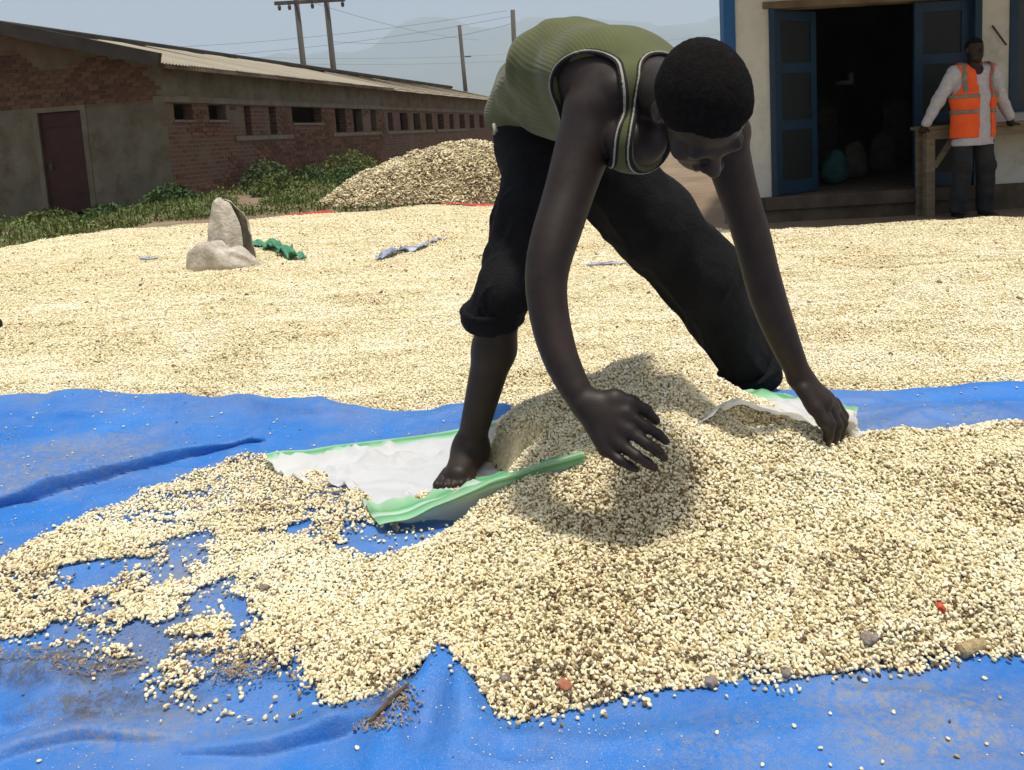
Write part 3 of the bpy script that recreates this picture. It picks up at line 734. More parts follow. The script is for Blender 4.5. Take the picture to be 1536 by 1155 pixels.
def kernel_nodes(prefix, size, cob=False):
    ng = bpy.data.node_groups.new(prefix, 'GeometryNodeTree')
    ng.interface.new_socket('Geometry', in_out='INPUT', socket_type='NodeSocketGeometry'); ng.interface.new_socket('Geometry', in_out='OUTPUT', socket_type='NodeSocketGeometry')
    N, L = ng.nodes, ng.links
    gi = N.new('NodeGroupInput'); go = N.new('NodeGroupOutput')
    def attr(n, t):
        q = N.new('GeometryNodeInputNamedAttribute'); q.data_type = t; q.inputs[0].default_value = n; return q.outputs[0]
    sg = N.new('GeometryNodeSeparateGeometry'); sg.domain = 'POINT'; L.new(gi.outputs[0], sg.inputs[0]); L.new(attr('is_kernel', 'BOOLEAN'), sg.inputs[1])
    ic = N.new('GeometryNodeMeshIcoSphere'); ic.inputs['Radius'].default_value = 1; ic.inputs['Subdivisions'].default_value = 2
    # wedge: broad crown at +Y, pointed tip at -Y
    pos = N.new('GeometryNodeInputPosition'); sp = N.new('ShaderNodeSeparateXYZ'); L.new(pos.outputs[0], sp.inputs[0])
    ma = N.new('ShaderNodeMath'); ma.operation = 'MULTIPLY_ADD'; L.new(sp.outputs[1], ma.inputs[0]); ma.inputs[1].default_value = .0 if cob else .28; ma.inputs[2].default_value = 1
    mx = N.new('ShaderNodeMath'); mx.operation = 'MULTIPLY'; L.new(sp.outputs[0], mx.inputs[0]); L.new(ma.outputs[0], mx.inputs[1])
    sx2 = N.new('ShaderNodeMath'); sx2.operation = 'MULTIPLY'; L.new(mx.outputs[0], sx2.inputs[0]); sx2.inputs[1].default_value = size[0]
    sy2 = N.new('ShaderNodeMath'); sy2.operation = 'MULTIPLY'; L.new(sp.outputs[1], sy2.inputs[0]); sy2.inputs[1].default_value = size[1]
    sz2 = N.new('ShaderNodeMath'); sz2.operation = 'MULTIPLY'; L.new(sp.outputs[2], sz2.inputs[0]); sz2.inputs[1].default_value = size[2]
    cb = N.new('ShaderNodeCombineXYZ'); L.new(sx2.outputs[0], cb.inputs[0]); L.new(sy2.outputs[0], cb.inputs[1]); L.new(sz2.outputs[0], cb.inputs[2])
    st = N.new('GeometryNodeSetPosition'); L.new(ic.outputs[0], st.inputs[0]); L.new(cb.outputs[0], st.inputs['Position'])
    sh = N.new('GeometryNodeSetShadeSmooth'); L.new(st.outputs[0], sh.inputs[0])
    sm = N.new('GeometryNodeSetMaterial'); sm.inputs['Material'].default_value = M['kernel']; L.new(sh.outputs[0], sm.inputs[0])
    ip = N.new('GeometryNodeInstanceOnPoints'); L.new(sg.outputs[0], ip.inputs[0]); L.new(sm.outputs[0], ip.inputs['Instance'])
    er = N.new('FunctionNodeEulerToRotation'); L.new(attr('rot', 'FLOAT_VECTOR'), er.inputs[0]); L.new(er.outputs[0], ip.inputs['Rotation'])
    L.new(attr('scl', 'FLOAT'), ip.inputs['Scale'])
    jn = N.new('GeometryNodeJoinGeometry'); L.new(ip.outputs[0], jn.inputs[0]); L.new(sg.outputs[1], jn.inputs[0]); L.new(jn.outputs[0], go.inputs[0])
    return ng
KNG = kernel_nodes('kernel_scatter', (.0034, .0045, .0022))
def scatter_obj(name, V, Fc, P, rot, scl, val, label, cat, ng=None, basemat=None):
    """one object: a surface (V,Fc) plus kernels standing on the points P"""
    nb = len(V); me = mesh(name, np.concatenate([V, P]) if nb else P, Fc if nb else np.zeros((0, 4), int), basemat or M['grain_base'], True)
    n = len(me.vertices)
    def put(nm, ty, key, arr): me.attributes.new(nm, ty, 'POINT').data.foreach_set(key, arr)
    f = np.zeros(n, bool); f[nb:] = True; put('is_kernel', 'BOOLEAN', 'value', f)
    r = np.zeros((n, 3), np.float32); r[nb:] = rot; put('rot', 'FLOAT_VECTOR', 'vector', r.ravel())
    s = np.ones(n, np.float32); s[nb:] = scl; put('scl', 'FLOAT', 'value', s)
    v = np.zeros(n, np.float32); v[nb:] = val; put('val', 'FLOAT', 'value', v)
    o = link(name, me); md = o.modifiers.new('kernels', 'NODES'); md.node_group = ng or KNG
    return tag(o, label, cat, kind='stuff')
def jgrid(x0, x1, y0, y1, sp, jit=.5):
    X, Y = np.meshgrid(np.arange(x0, x1, sp), np.arange(y0, y1, sp)); X = X.ravel(); Y = Y.ravel()
    return X + rng.uniform(-jit, jit, len(X)) * sp, Y + rng.uniform(-jit, jit, len(X)) * sp
def inview(X, Y, Z, mx=220, my=160):
    u, v = project(np.stack([X, Y, Z], 1)); return (u > -mx) & (u < 1536 + mx) & (v < 1155 + my)
def krot(n, tilt): return np.stack([rng.normal(0, tilt, n), rng.normal(0, tilt, n), rng.uniform(0, 6.283, n)], 1)
def kval(X, Y, dark=0.0, amp=.10):
    v = rng.beta(1.5, 1.2, len(X)) + amp * fbm(X * 3, Y * 3, octv=3, seed=60) - dark
    o = rng.random(len(X)); v = np.where(o < .018, rng.uniform(0, .08, len(X)), v)
    return np.clip(v, 0.0, 1)

PILE = gpts([(-160, 905), (-40, 870), (70, 808), (200, 757), (330, 703), (400, 688), (560, 700), (740, 668), (860, 622), (1040, 596), (1180, 640), (1290, 668), (1400, 658), (1536, 652), (1800, 652), (1900, 800),
             (1800, 972), (1536, 990), (1440, 990), (1380, 1010), (1180, 1030), (980, 1040), (880, 1068), (750, 1086), (700, 1052), (668, 1022), (640, 1035), (605, 1022), (520, 1062), (420, 1090), (330, 1072), (228, 1036), (240, 1000), (120, 985), (0, 965), (-160, 985)])
MOUND = [((.33, 2.12), .315, .56), ((.34, 1.84), .25, .60), ((.62, 1.86), .20, .5), ((1.1, 1.72), .15, .45)]
SACKP = gpts([(405, 694), (480, 672), (640, 652), (735, 640), (756, 668), (752, 695), (778, 715), (800, 736), (740, 752), (640, 768), (575, 800), (548, 772), (520, 738)])
BAREP = gpts([(500, 838), (545, 805), (620, 790), (700, 762), (790, 735), (800, 748), (720, 790), (650, 822), (560, 845)])
def sack_mask(X, Y): return sstep(.07, -.01, sdist(X, Y, SACKP)) * sstep(.02, -.05, sdist(X, Y, BAREP))
def pile_h(X, Y):
    d = sdist(X, Y, PILE) + .012 * fbm(X * 9, Y * 9, octv=3, seed=14)
    capv = np.interp(X, [-1.2, -.55, -.3, -.1, .1, .35, .7, 1.1, 1.6], [.009, .010, .024, .055, .105, .17, .16, .13, .12])
    capv = capv * (.55 + .45 * sstep(2.4, 1.8, Y))
    h = np.where(d > 0, capv * (1 - np.exp(-np.maximum(d, 0) * .75 / capv)), 0)
    for (c, pk, sl) in MOUND:
        r = np.hypot(X - c[0], Y - c[1]); k = .03; q = pk - sl * (np.sqrt(r * r + .004) - .063)
        hh = np.clip(.5 + .5 * (q - h) / k, 0, 1); h = np.where(q > 0, h * (1 - hh) + q * hh + k * hh * (1 - hh), h)
    h = h * sack_mask(X, Y)
    h = h * (1 + .10 * fbm(X * 5, Y * 5, octv=3, seed=15)) + .008 * fbm(X * 14, Y * 14, octv=2, seed=16) * (h > .03)
    return np.maximum(h, 0)
px_ = np.arange(-1.3, 1.75, .014); py_ = np.arange(.95, 2.75, .014)
PX, PY = np.meshgrid(px_, py_, indexing='ij'); PH = pile_h(PX, PY)
# the heap sinks around the sacks and the worker's foot
PZ = tarp_z(PX, PY) + PH - .006
Fq = grid_faces(len(px_), len(py_)); keep = ((PH > np.interp(PX, [-.45, -.12], [.022, .004])).ravel()[Fq]).all(1); Fq = Fq[keep]
us = np.unique(Fq); remap = np.full(PH.size, -1); remap[us] = np.arange(len(us)); PV = np.stack([PX.ravel(), PY.ravel(), PZ.ravel()], 1)[us]; Fq = remap[Fq]
KP = []
for (y0, y1, sp_) in ((.95, 1.55, .0048), (1.55, 2.0, .0057), (2.0, 2.75, .0070)):
    for layer in (0, 1):
        X, Y = jgrid(-1.3, 1.75, y0, y1, sp_ * (1.25 if layer else 1))
        H = pile_h(X, Y); d = sdist(X, Y, PILE)
        ns = .85 * fbm(X * 6.0, Y * 7.5, octv=5, seed=33) + .40 * fbm(X * 36, Y * 36, octv=2, seed=34)
        thin = sstep(.034, .012, H)                      # thin spread on the left: patchy, the tarpaulin shows through
        hole = sstep(-.12, .58, ns - .12 * sstep(-.42, -.25, X) + .22 * sstep(-.30, -.62, X) * sstep(1.75, 1.25, Y) + .45 * sstep(1.42, 1.30, Y) * sstep(-.36, -.45, X) - .30 * sstep(1.75, 1.95, Y))
        prob = (d > -.004) * (1 - thin * hole * .985) * (sdist(X, Y, SACKP) < .012) * (1 - .93 * sstep(-.03, .03, sdist(X, Y, BAREP) + .03 * ns))
        prob = np.maximum(prob, ((d > -.04) & (d <= .0)) * .10 * sstep(-.04, .0, d))
        if layer: prob = prob * np.where(H > .02, 1, .35)
        k = rng.random(len(X)) < prob; X, Y, H = X[k], Y[k], H[k]
        Z = tarp_z(X, Y) + H + (rng.uniform(-.003, .002, len(X)) if not layer else rng.uniform(.001, .007, len(X)))
        Z = np.where(H < .02, tarp_z(X, Y) + np.maximum(.0028, H - .001) + rng.uniform(0, .004, len(X)) + (.004 if layer else 0), Z)
        v = inview(X, Y, Z, 260, 120); KP.append(np.stack([X, Y, Z, H], 1)[v])
# loose kernels strewn over the bare tarpaulin
X, Y = jgrid(-2.6, 2.2, .9, 3.1, .03); k = (rng.random(len(X)) < .02 + .09 * (fbm(X * 2, Y * 2, octv=2, seed=90) > .2)) & (Y < tarp_far(X) - .02) & (sdist(X, Y, PILE) < 0)
X, Y = X[k], Y[k]; Z = tarp_z(X, Y) + .003; v = inview(X, Y, Z); LOOSE = np.stack([X, Y, Z], 1)[v]; LS = rng.uniform(.5, 1.1, len(LOOSE))
X, Y = jgrid(-2.6, 2.2, .95, 3.1, .0125); k = (rng.random(len(X)) < .05 + .40 * sstep(-.1, .6, fbm(X * 2.6, Y * 3.4, octv=4, seed=95))) & (Y < tarp_far(X) - .02) & (sdist(X, Y, PILE) < .02)
X, Y = X[k], Y[k]; Z = tarp_z(X, Y) + .001; v = inview(X, Y, Z); CR = np.stack([X, Y, Z], 1)[v]; LOOSE = np.concatenate([LOOSE, CR]); LS = np.concatenate([LS, rng.uniform(.10, .34, len(CR))])      # crumbs
KP = np.concatenate(KP)
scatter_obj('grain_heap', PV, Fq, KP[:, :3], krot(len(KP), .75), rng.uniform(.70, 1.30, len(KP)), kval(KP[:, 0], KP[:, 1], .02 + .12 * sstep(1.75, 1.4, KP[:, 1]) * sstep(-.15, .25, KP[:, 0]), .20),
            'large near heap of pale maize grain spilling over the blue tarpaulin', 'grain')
scatter_obj('loose_grain', [], None, LOOSE, krot(len(LOOSE), .25), LS, kval(LOOSE[:, 0], LOOSE[:, 1], .15),
            'single maize kernels strewn over the bare blue tarpaulin', 'grain')

# ------------------------------------------------------------------ wide bed of drying maize behind
BFAR = gpts([(-260, 430), (-60, 392), (0, 379), (60, 364), (100, 356), (200, 345), (330, 340), (470, 324), (600, 312), (740, 309), (900, 314), (1040, 325), (1150, 341), (1250, 333), (1350, 327), (1450, 323), (1600, 318), (2000, 300)], Z=.012)
BFAR = BFAR[np.argsort(BFAR[:, 0])]
def bed_far(x): return np.interp(x, BFAR[:, 0], BFAR[:, 1])
def bed_z(X, Y):
    dn = Y - (tarp_far(X) - .02); df = bed_far(X) - Y
    e = np.clip(np.minimum(dn, df), 0, None)
    h = .05 * (1 - np.exp(-e / .06)) * np.where(dn < df, .8, 1.15)
    h = h * (1 + .35 * fbm(X * 1.1, Y * 1.6, octv=3, seed=51)) + (.011 * fbm(X * 3.5, Y * 6, octv=3, seed=52) + .006 * np.abs(vnoise(X * 1.2 + Y * .4, Y * 11 + .8 * X, seed=53))) * sstep(.02, .2, e)
    h = h + .05 * np.exp(-((X + 3.0) / 2.0) ** 2 - ((Y - 7.6) / 1.6) ** 2)
    return ground_z(X, Y) + .012 + h
bx = np.concatenate([np.arange(-7.5, 7.6, .06)]); bv = np.concatenate([np.linspace(0, .04, 8), np.linspace(.05, .95, 150), np.linspace(.96, 1, 8)])
BX, BV = np.meshgrid(bx, bv, indexing='ij'); y0 = tarp_far(BX) - .02; BY = y0 + (bed_far(BX) - y0) * BV + .02 * fbm(BX * 4, BX * 0, octv=2, seed=2) * (BV > .97)
BZ = bed_z(BX, BY) - .002
KB = []
for (y0, y1, sp_, ks) in ((2.4, 3.6, .0082, 1.1), (3.6, 5.0, .0118, 1.3), (5.0, 7.2, .019, 1.6), (7.2, 12.5, .030, 2.0)):
    X, Y = jgrid(-7.4, 7.4, y0, y1, sp_)
    k = (Y > tarp_far(X) + .004 - .02 * (rng.random(len(X)) < .3)) & (Y < bed_far(X)); X, Y = X[k], Y[k]
    Z = bed_z(X, Y) + rng.uniform(-.001, .005, len(X)); v = inview(X, Y, Z, 330, 0)
    KB.append(np.stack([X, Y, Z, np.full(len(X), ks)], 1)[v])
KB = np.concatenate(KB)
X, Y = jgrid(-6.5, 6.5, 2.7, 9.5, .11); k = (rng.random(len(X)) < .10 + .25 * (fbm(X * 1.5, Y * 2.2, octv=3, seed=57) > .25)) & (Y > tarp_far(X) + .05) & (Y < bed_far(X) - .1); X, Y = X[k], Y[k]
Z = bed_z(X, Y) + .006; BITS = np.stack([X, Y, Z], 1); NB = len(BITS)               # husk and cob bits among the grain
KB = np.concatenate([KB, np.c_[BITS, rng.uniform(1.3, 3.2, NB)]])
scatter_obj('grain_bed', np.stack([BX.ravel(), BY.ravel(), BZ.ravel()], 1), grid_faces(len(bx), len(bv)), KB[:, :3], krot(len(KB), .6), KB[:, 3] * rng.uniform(.8, 1.25, len(KB)),
            np.r_[kval(KB[:-NB, 0], KB[:-NB, 1], -.05, .18), rng.uniform(0, .16, NB)], 'wide bed of pale maize spread to dry across the yard', 'grain')
print('kernels', len(KP), len(LOOSE), len(KB))

# red sheet whose edge shows beyond the bed
M['red'] = mat('red_sheet', two((.42, .035, .022), (.55, .06, .035)), 3, .6, .2, 20)
xs = np.linspace(-7.2, 2.2, 160); rv = np.linspace(0, 1, 9)
RX, RV = np.meshgrid(xs, rv, indexing='ij')
spot = np.exp(-((RX + 5.75) / .42) ** 4) + np.exp(-((RX + 2.7) / .38) ** 4) + .8 * np.exp(-((RX + .55) / .5) ** 4) + np.exp(-((RX - 1.2) / .2) ** 4)
wdt = .05 + (.16 + .22 * np.clip(fbm(RX * 2.3, RX * 0 + 4, octv=2, seed=71), -.6, 1)) * spot
RY = bed_far(RX) + .10 - RV * wdt
RZ_ = bed_z(RX, np.minimum(RY, bed_far(RX) - .06)) - .035 + .05 * np.clip(spot * 1.4 + .25 * fbm(RX * 6, RX * 0, octv=2, seed=73), 0, 1) + (.015 + .02 * fbm(RX * 3, RV * 2, octv=2, seed=72)) * np.sin(RV * math.pi) * spot
tag(obj('red_sheet', np.stack([RX.ravel(), RY.ravel(), RZ_.ravel()], 1), grid_faces(160, 9), M['red'], smooth=True), 'red plastic sheet edging the far side of the drying maize', 'plastic sheet')

# ------------------------------------------------------------------ heap of shelled cobs behind the bed
HC = (-.62, 12.6)
def cob_h(X, Y):
    r = np.hypot((X - HC[0]) / 2.45, (Y - HC[1]) / 1.25)
    return np.maximum(0, .85 * (1 - r ** 2.0)) * (1 + .12 * fbm(X * 1.6, Y * 1.6, octv=3, seed=81))
hx_ = np.linspace(-3.3, 1.4, 90); hy_ = np.linspace(11.2, 14.0, 60); QX, QY = np.meshgrid(hx_, hy_, indexing='ij')
QZ = ground_z(QX, QY) + cob_h(QX, QY) - .03
X, Y = jgrid(-3.2, 1.3, 11.3, 13.8, .023); k = cob_h(X, Y) > .02; X, Y = X[k], Y[k]
Z = ground_z(X, Y) + cob_h(X, Y) + rng.uniform(-.02, .03, len(X))
CNG = kernel_nodes('cob_scatter', (.010, .026, .008), True)
M['cob_base'] = mat('cob_litter', [(.3, (.13, .085, .045)), (.5, (.28, .21, .12)), (.7, (.42, .33, .19))], 14, .9, .9, 30)
scatter_obj('cob_heap', np.stack([QX.ravel(), QY.ravel(), QZ.ravel()], 1), grid_faces(90, 60), np.stack([X, Y, Z], 1), krot(len(X), .6), rng.uniform(.5, 1.5, len(X)),
            np.clip(rng.beta(.75, 2.0, len(X)) - .03 + .12 * fbm(X * 5, Y * 5, Z * 5, octv=2, seed=83), 0, 1), 'heap of shelled maize cobs and husks beyond the drying bed', 'cob heap', CNG, M['cob_base'])

# looked-up surface of the near heap
_SZ = tarp_z(PX, PY) + PH
def heap_z(x, y):
    fx = np.clip((np.asarray(x) - px_[0]) / .014, 0, len(px_) - 1.001); fy = np.clip((np.asarray(y) - py_[0]) / .014, 0, len(py_) - 1.001); i = fx.astype(int); j = fy.astype(int); a = fx - i; b = fy - j
    return _SZ[i, j] * (1 - a) * (1 - b) + _SZ[i + 1, j] * a * (1 - b) + _SZ[i, j + 1] * (1 - a) * b + _SZ[i + 1, j + 1] * a * b
# ------------------------------------------------------------------ people
M['skin'] = mat('dark_brown_skin', [(.3, (.0145, .0088, .0066)), (.6, (.025, .0148, .0108)), (.8, (.034, .0215, .0165))], 22, .54, .07, 300, spec=.34, dirt=((.055, .043, .034), 7, .60, .98))
M['hair'] = mat('black_cropped_hair', two((.005, .0042, .004), (.012, .010, .009)), 90, .95, .7, 420, spec=.12)
M['trouser'] = mat('black_cotton', two((.007, .007, .008), (.013, .0125, .0135)), 9, .92, .5, 140, spec=.15)
M['pipe_white'] = mat('white_piping', two((.30, .28, .22), (.40, .38, .31)), 30, .8)
M['pipe_black'] = mat('black_binding', two((.012, .012, .011), (.02, .02, .018)), 30, .9)
m = bpy.data.materials.new('green_ribbed_knit'); m.use_nodes = True
N_, L_ = m.node_tree.nodes, m.node_tree.links; b = N_['Principled BSDF']; b.inputs['Roughness'].default_value = .9; b.inputs['Specular IOR Level'].default_value = .15; b.inputs['Sheen Weight'].default_value = .15
tc = N_.new('ShaderNodeTexCoord')
at_ = N_.new('ShaderNodeAttribute'); at_.attribute_name = 'rib'; ml = N_.new('ShaderNodeMath'); ml.operation = 'MULTIPLY'; ml.inputs[1].default_value = 900; L_.new(at_.outputs['Fac'], ml.inputs[0])
wv = N_.new('ShaderNodeMath'); wv.operation = 'SINE'; L_.new(ml.outputs[0], wv.inputs[0])
nz = N_.new('ShaderNodeTexNoise'); nz.inputs['Scale'].default_value = 6; nz.inputs['Detail'].default_value = 7; L_.new(tc.outputs['Object'], nz.inputs[0])
r1 = N_.new('ShaderNodeValToRGB'); r1.color_ramp.elements[0].position = .3; r1.color_ramp.elements[0].color = (.070, .078, .028, 1); r1.color_ramp.elements[1].position = .7; r1.color_ramp.elements[1].color = (.108, .116, .046, 1)
L_.new(nz.outputs[0], r1.inputs[0])
mx = N_.new('ShaderNodeMix'); mx.data_type = 'RGBA'; mx.blend_type = 'MULTIPLY'; L_.new(r1.outputs[0], mx.inputs[6]); mx.inputs[7].default_value = (.66, .66, .62, 1)
mw = N_.new('ShaderNodeMapRange'); mw.inputs[1].default_value = -1; mw.inputs[2].default_value = 1; mw.inputs[3].default_value = .10; mw.inputs[4].default_value = 0; L_.new(wv.outputs[0], mw.inputs[0]); L_.new(mw.outputs[0], mx.inputs[0])
L_.new(mx.outputs[2], b.inputs['Base Color'])
bp = N_.new('ShaderNodeBump'); bp.inputs['Strength'].default_value = .18; bp.inputs['Distance'].default_value = .003; L_.new(wv.outputs[0], bp.inputs['Height']); L_.new(bp.outputs[0], b.inputs['Normal'])
M['knit'] = m

def A3(u, v, Y): return at(u, v, Y=Y)
BASE = np.array([.2, 2.35, .0])
worker = empty('person', tuple(BASE))
tag(worker, 'barefoot worker in sleeveless green top bending over the maize heap', 'person')
hipR, hipL = A3(824, 240, 2.38), A3(905, 258, 2.44)
kneeR, ankR = A3(757, 435, 2.13), A3(706, 665, 2.22)
kneeL, ankL = A3(1046, 408, 2.58), A3(1132, 566, 2.72)
shR, elR, wrR = A3(886, 172, 1.86), A3(815, 425, 1.72), A3(872, 599, 1.62)
shL, elL, wrL = A3(1082, 200, 1.86), A3(1136, 390, 1.84), A3(1200, 566, 1.86)
S = [np.array(q) for q in ((.10, 2.43, 1.00), (.125, 2.34, 1.075), (.19, 2.14, 1.125), (.275, 1.97, 1.085), (.34, 1.84, 1.045))]
LAT = np.array([.97, .22, -.08]); LAT /= np.linalg.norm(LAT)
# head frame: l = person's left, f = face direction, u = crown direction
hf = np.array([.16, -.27, -.95]); hf /= np.linalg.norm(hf)
hu = np.array([-.02, -.93, .36]); hu -= hf * (hu @ hf); hu /= np.linalg.norm(hu); hl = np.cross(hf, hu); hl = hl if hl[0] > 0 else -hl
HC_ = A3(1053, 161, 1.555); HS = 1.06
HAX = np.array([hl, hf, hu])
def hp(x, y, z): return HC_ + HS * (hl * x + hf * y + hu * z)
def hell(c, r, k=.012, op='u'): return ell(hp(*c), np.array(r) * HS, HAX, k, op)
head = [hell((0, -.012, .030), (.077, .098, .088), .02), hell((0, .030, -.045), (.060, .066, .082), .03), hell((0, .055, -.098), (.040, .040, .030), .03),
        cap(hp(-.036, .084, .016), hp(.036, .084, .016), .013, .013, .015), cap(hp(0, .094, .008), hp(0, .114, -.034), .009, .014, .012), hell((.013, .104, -.038), (.011, .010, .009), .008), hell((-.013, .104, -.038), (.011, .010, .009), .008),
        hell((.032, .098, -.004), (.017, .012, .011), .012, 's'), hell((-.032, .098, -.004), (.017, .012, .011), .012, 's'),
        hell((.031, .080, -.005), (.0125, .0125, .0115), .004), hell((-.031, .080, -.005), (.0125, .0125, .0115), .004),
        cap(hp(-.020, .094, -.066), hp(.020, .094, -.066), .008, .008, .008), cap(hp(-.017, .092, -.080), hp(.017, .092, -.080), .009, .009, .006),
        hell((.046, .062, -.03), (.022, .022, .02), .02), hell((-.046, .062, -.03), (.022, .022, .02), .02)]
for s_ in (1, -1):
    head += [hell((s_ * .079, -.012, -.012), (.010, .020, .032), .008), hell((s_ * .088, -.008, -.010), (.006, .010, .018), .006, 's')]
neck = [cap(S[4] + np.array([.0, -.01, .0]), hp(0, -.045, -.06), .062, .056, .03)]
deltR = shR + np.array([.01, .0, .0]); deltL = shL
torso = [cap(S[0] + np.array([0, .0, .0]), S[1], .108, .108, .04, LAT, 1.32), cap(S[1], S[2], .108, .122, .04, LAT, 1.36), cap(S[2], S[3], .122, .115, .04, LAT, 1.48), cap(S[3], S[4], .115, .078, .04, LAT, 1.45),
         cap(np.array([.16, 2.24, 1.03]), np.array([.275, 1.95, .985]), .095, .10, .05, LAT, 1.25), cap(np.array([.275, 1.93, .98]), np.array([.285, 1.80, .93]), .098, .07, .04, LAT, 1.25),
         cap(S[4] + LAT * -.09 + [0, 0, -.01], deltR, .06, .075, .03), cap(S[4] + LAT * .09 + [0, 0, -.01], deltL, .06, .07, .03), cap(np.array([.02, 2.44, 1.02]), np.array([.06, 2.40, 1.10]), .085, .085, .05)]
torso_in = []
for p_ in torso:
    p_ = dict(p_); p_['ra'] -= .011; p_['rb'] -= .011; torso_in.append(p_)
armR = [cap(S[3] + np.array([-.02, -.06, -.01]), deltR, .062, .066, .04)]
_ar = [(deltR, .070), (A3(868, 240, 1.83), .060), (A3(852, 295, 1.80), .053), (A3(834, 350, 1.76), .053), (A3(822, 386, 1.735), .048), (elR, .0435), (A3(828, 500, 1.685), .0405), (A3(843, 550, 1.65), .0355), (wrR, .0295)]
def limb(nodes, k=.008, n=26):
    """one smooth tapering limb through (point, radius) nodes"""
    P = np.array([q[0] for q in nodes]); R_ = np.array([q[1] for q in nodes]); t0 = np.r_[0, np.cumsum(np.linalg.norm(np.diff(P, axis=0), axis=1))]; t0 /= t0[-1]
    tt = np.linspace(0, 1, n); C = np.stack([np.interp(tt, t0, P[:, i]) for i in range(3)] + [np.interp(tt, t0, R_)], 1)
    for _ in range(5):
        C[1:-1] = .25 * C[:-2] + .5 * C[1:-1] + .25 * C[2:]
    return [cap(C[i, :3], C[i + 1, :3], C[i, 3], C[i + 1, 3], k) for i in range(n - 1)]
armR += limb(_ar)
armL = [cap(S[3] + np.array([.06, -.06, -.01]), deltL, .062, .055, .04)] + limb([(deltL, .054), (A3(1110, 300, 1.85), .041), (A3(1128, 352, 1.845), .042), (elL, .0395), (A3(1152, 450, 1.845), .041), (A3(1176, 512, 1.85), .034), (wrL, .026)])
def chain(pts, rr, k=.006):
    P = [A3(*q) for q in pts]; return [cap(P[i], P[i + 1], rr[i], rr[i + 1], k) for i in range(len(P) - 1)]
kn = dict(i=(940, 620, 1.585), m=(942, 645, 1.572), r=(928, 664, 1.568), l=(908, 674, 1.572))
handR = []
for key, r0 in (('i', .017), ('m', .018), ('r', .017), ('l', .016)):
    handR.append(cap(wrR * .86 + A3(*kn[key]) * .14, A3(*kn[key]), .024, r0, .014))
handR += chain([kn['i'], (970, 640, 1.565), (988, 652, 1.562), (999, 662, 1.566)], (0.0131, 0.0113, 0.0101, 0.0086)) + \
         chain([kn['m'], (971, 666, 1.548), (988, 678, 1.548), (997, 687, 1.553)], (0.0135, 0.0115, 0.0103, 0.0086)) + \
         chain([kn['r'], (955, 684, 1.546), (972, 695, 1.548), (982, 702, 1.554)], (0.0131, 0.0110, 0.0099, 0.0083)) + \
         chain([kn['l'], (930, 691, 1.552), (945, 699, 1.556), (955, 704, 1.560)], (0.0121, 0.0099, 0.0090, 0.0077))
handR += chain([(890, 603, 1.615), (922, 598, 1.605), (948, 604, 1.60)], (.022, .018, .0150), .014) + chain([(948, 604, 1.60), (968, 616, 1.595), (984, 631, 1.592)], (.0148, .0130, .0098))
wp = (1200, 566, 1.86)
handL = [cap(wrL, A3(1236, 602, 1.83), .026, .022, .014), cap(wrL, A3(1224, 612, 1.85), .026, .022, .014), cap(wrL, A3(1240, 598, 1.88), .024, .020, .014), cap(A3(1224, 600, 1.86), A3(1246, 612, 1.86), .026, .022, .014)]
for (a, b_, c_, d_) in (((1234, 612, 1.825), (1246, 636, 1.812), (1243, 654, 1.815), (1239, 668, 1.825)), ((1244, 612, 1.845), (1257, 637, 1.835), (1252, 656, 1.838), (1245, 671, 1.846)),
                        ((1250, 610, 1.868), (1264, 634, 1.862), (1260, 652, 1.864), (1252, 664, 1.868)), ((1252, 604, 1.890), (1265, 624, 1.888), (1263, 640, 1.890), (1257, 652, 1.892))):
    handL += chain([a, b_, c_, d_], (.0145, .0125, .0112, .0092))
handL += chain([(1205, 584, 1.835), (1222, 612, 1.815), (1234, 632, 1.808), (1242, 646, 1.812)], (.020, .016, .0135, .0105), .008)
legR = [cap(hipR, kneeR, .075, .055, .03), cap(kneeR, kneeR * .62 + ankR * .38 + np.array([.008, .02, 0]), .052, .058, .03), cap(kneeR * .62 + ankR * .38 + np.array([.008, .02, 0]), ankR, .058, .039, .03)]
fd = np.array([-.28, -.96, 0]); fd /= np.linalg.norm(fd); fs_ = np.array([.96, -.28, 0])
soleR = np.array([ankR[0], ankR[1], .062])
legR += [cap(ankR, soleR, .040, .040, .02), cap(soleR - fd * .035 + [0, 0, -.010], soleR + fd * .02, .036, .038, .02), cap(soleR + fd * .0 + [0, 0, .005], soleR + fd * .12 + [0, 0, -.018], .042, .030, .03, fs_, 1.25)]
for i, (o_, l_) in enumerate(((-.040, .165), (-.018, .165), (.0, .158), (.018, .148), (.034, .135))):
    legR.append(cap(soleR + fd * .10 + fs_ * o_ + [0, 0, -.024], soleR + fd * l_ + fs_ * o_ * 1.1 + [0, 0, -.032], .014, .0125 if i == 0 else .0095, .008))
legL = [cap(hipL, kneeL, .075, .055, .03), cap(kneeL, ankL, .052, .036, .03), cap(ankL, ankL + np.array([.01, -.02, -.04]), .036, .034, .02), cap(ankL + np.array([.01, -.0, -.05]), ankL + np.array([.09, -.12, -.065]), .032, .024, .02)]
bodyF = Field((-.32, 1.36, -.02), (.96, 2.86, 1.28), .004)
bodyF.prims(torso_in + neck + armR + armL + legR + legL + head + handR + handL)
V, Q = bodyF.surface(); V = relax(V, Q, 1, .5)
obj('body', V - BASE, Q, M['skin'], worker, True)
del bodyF

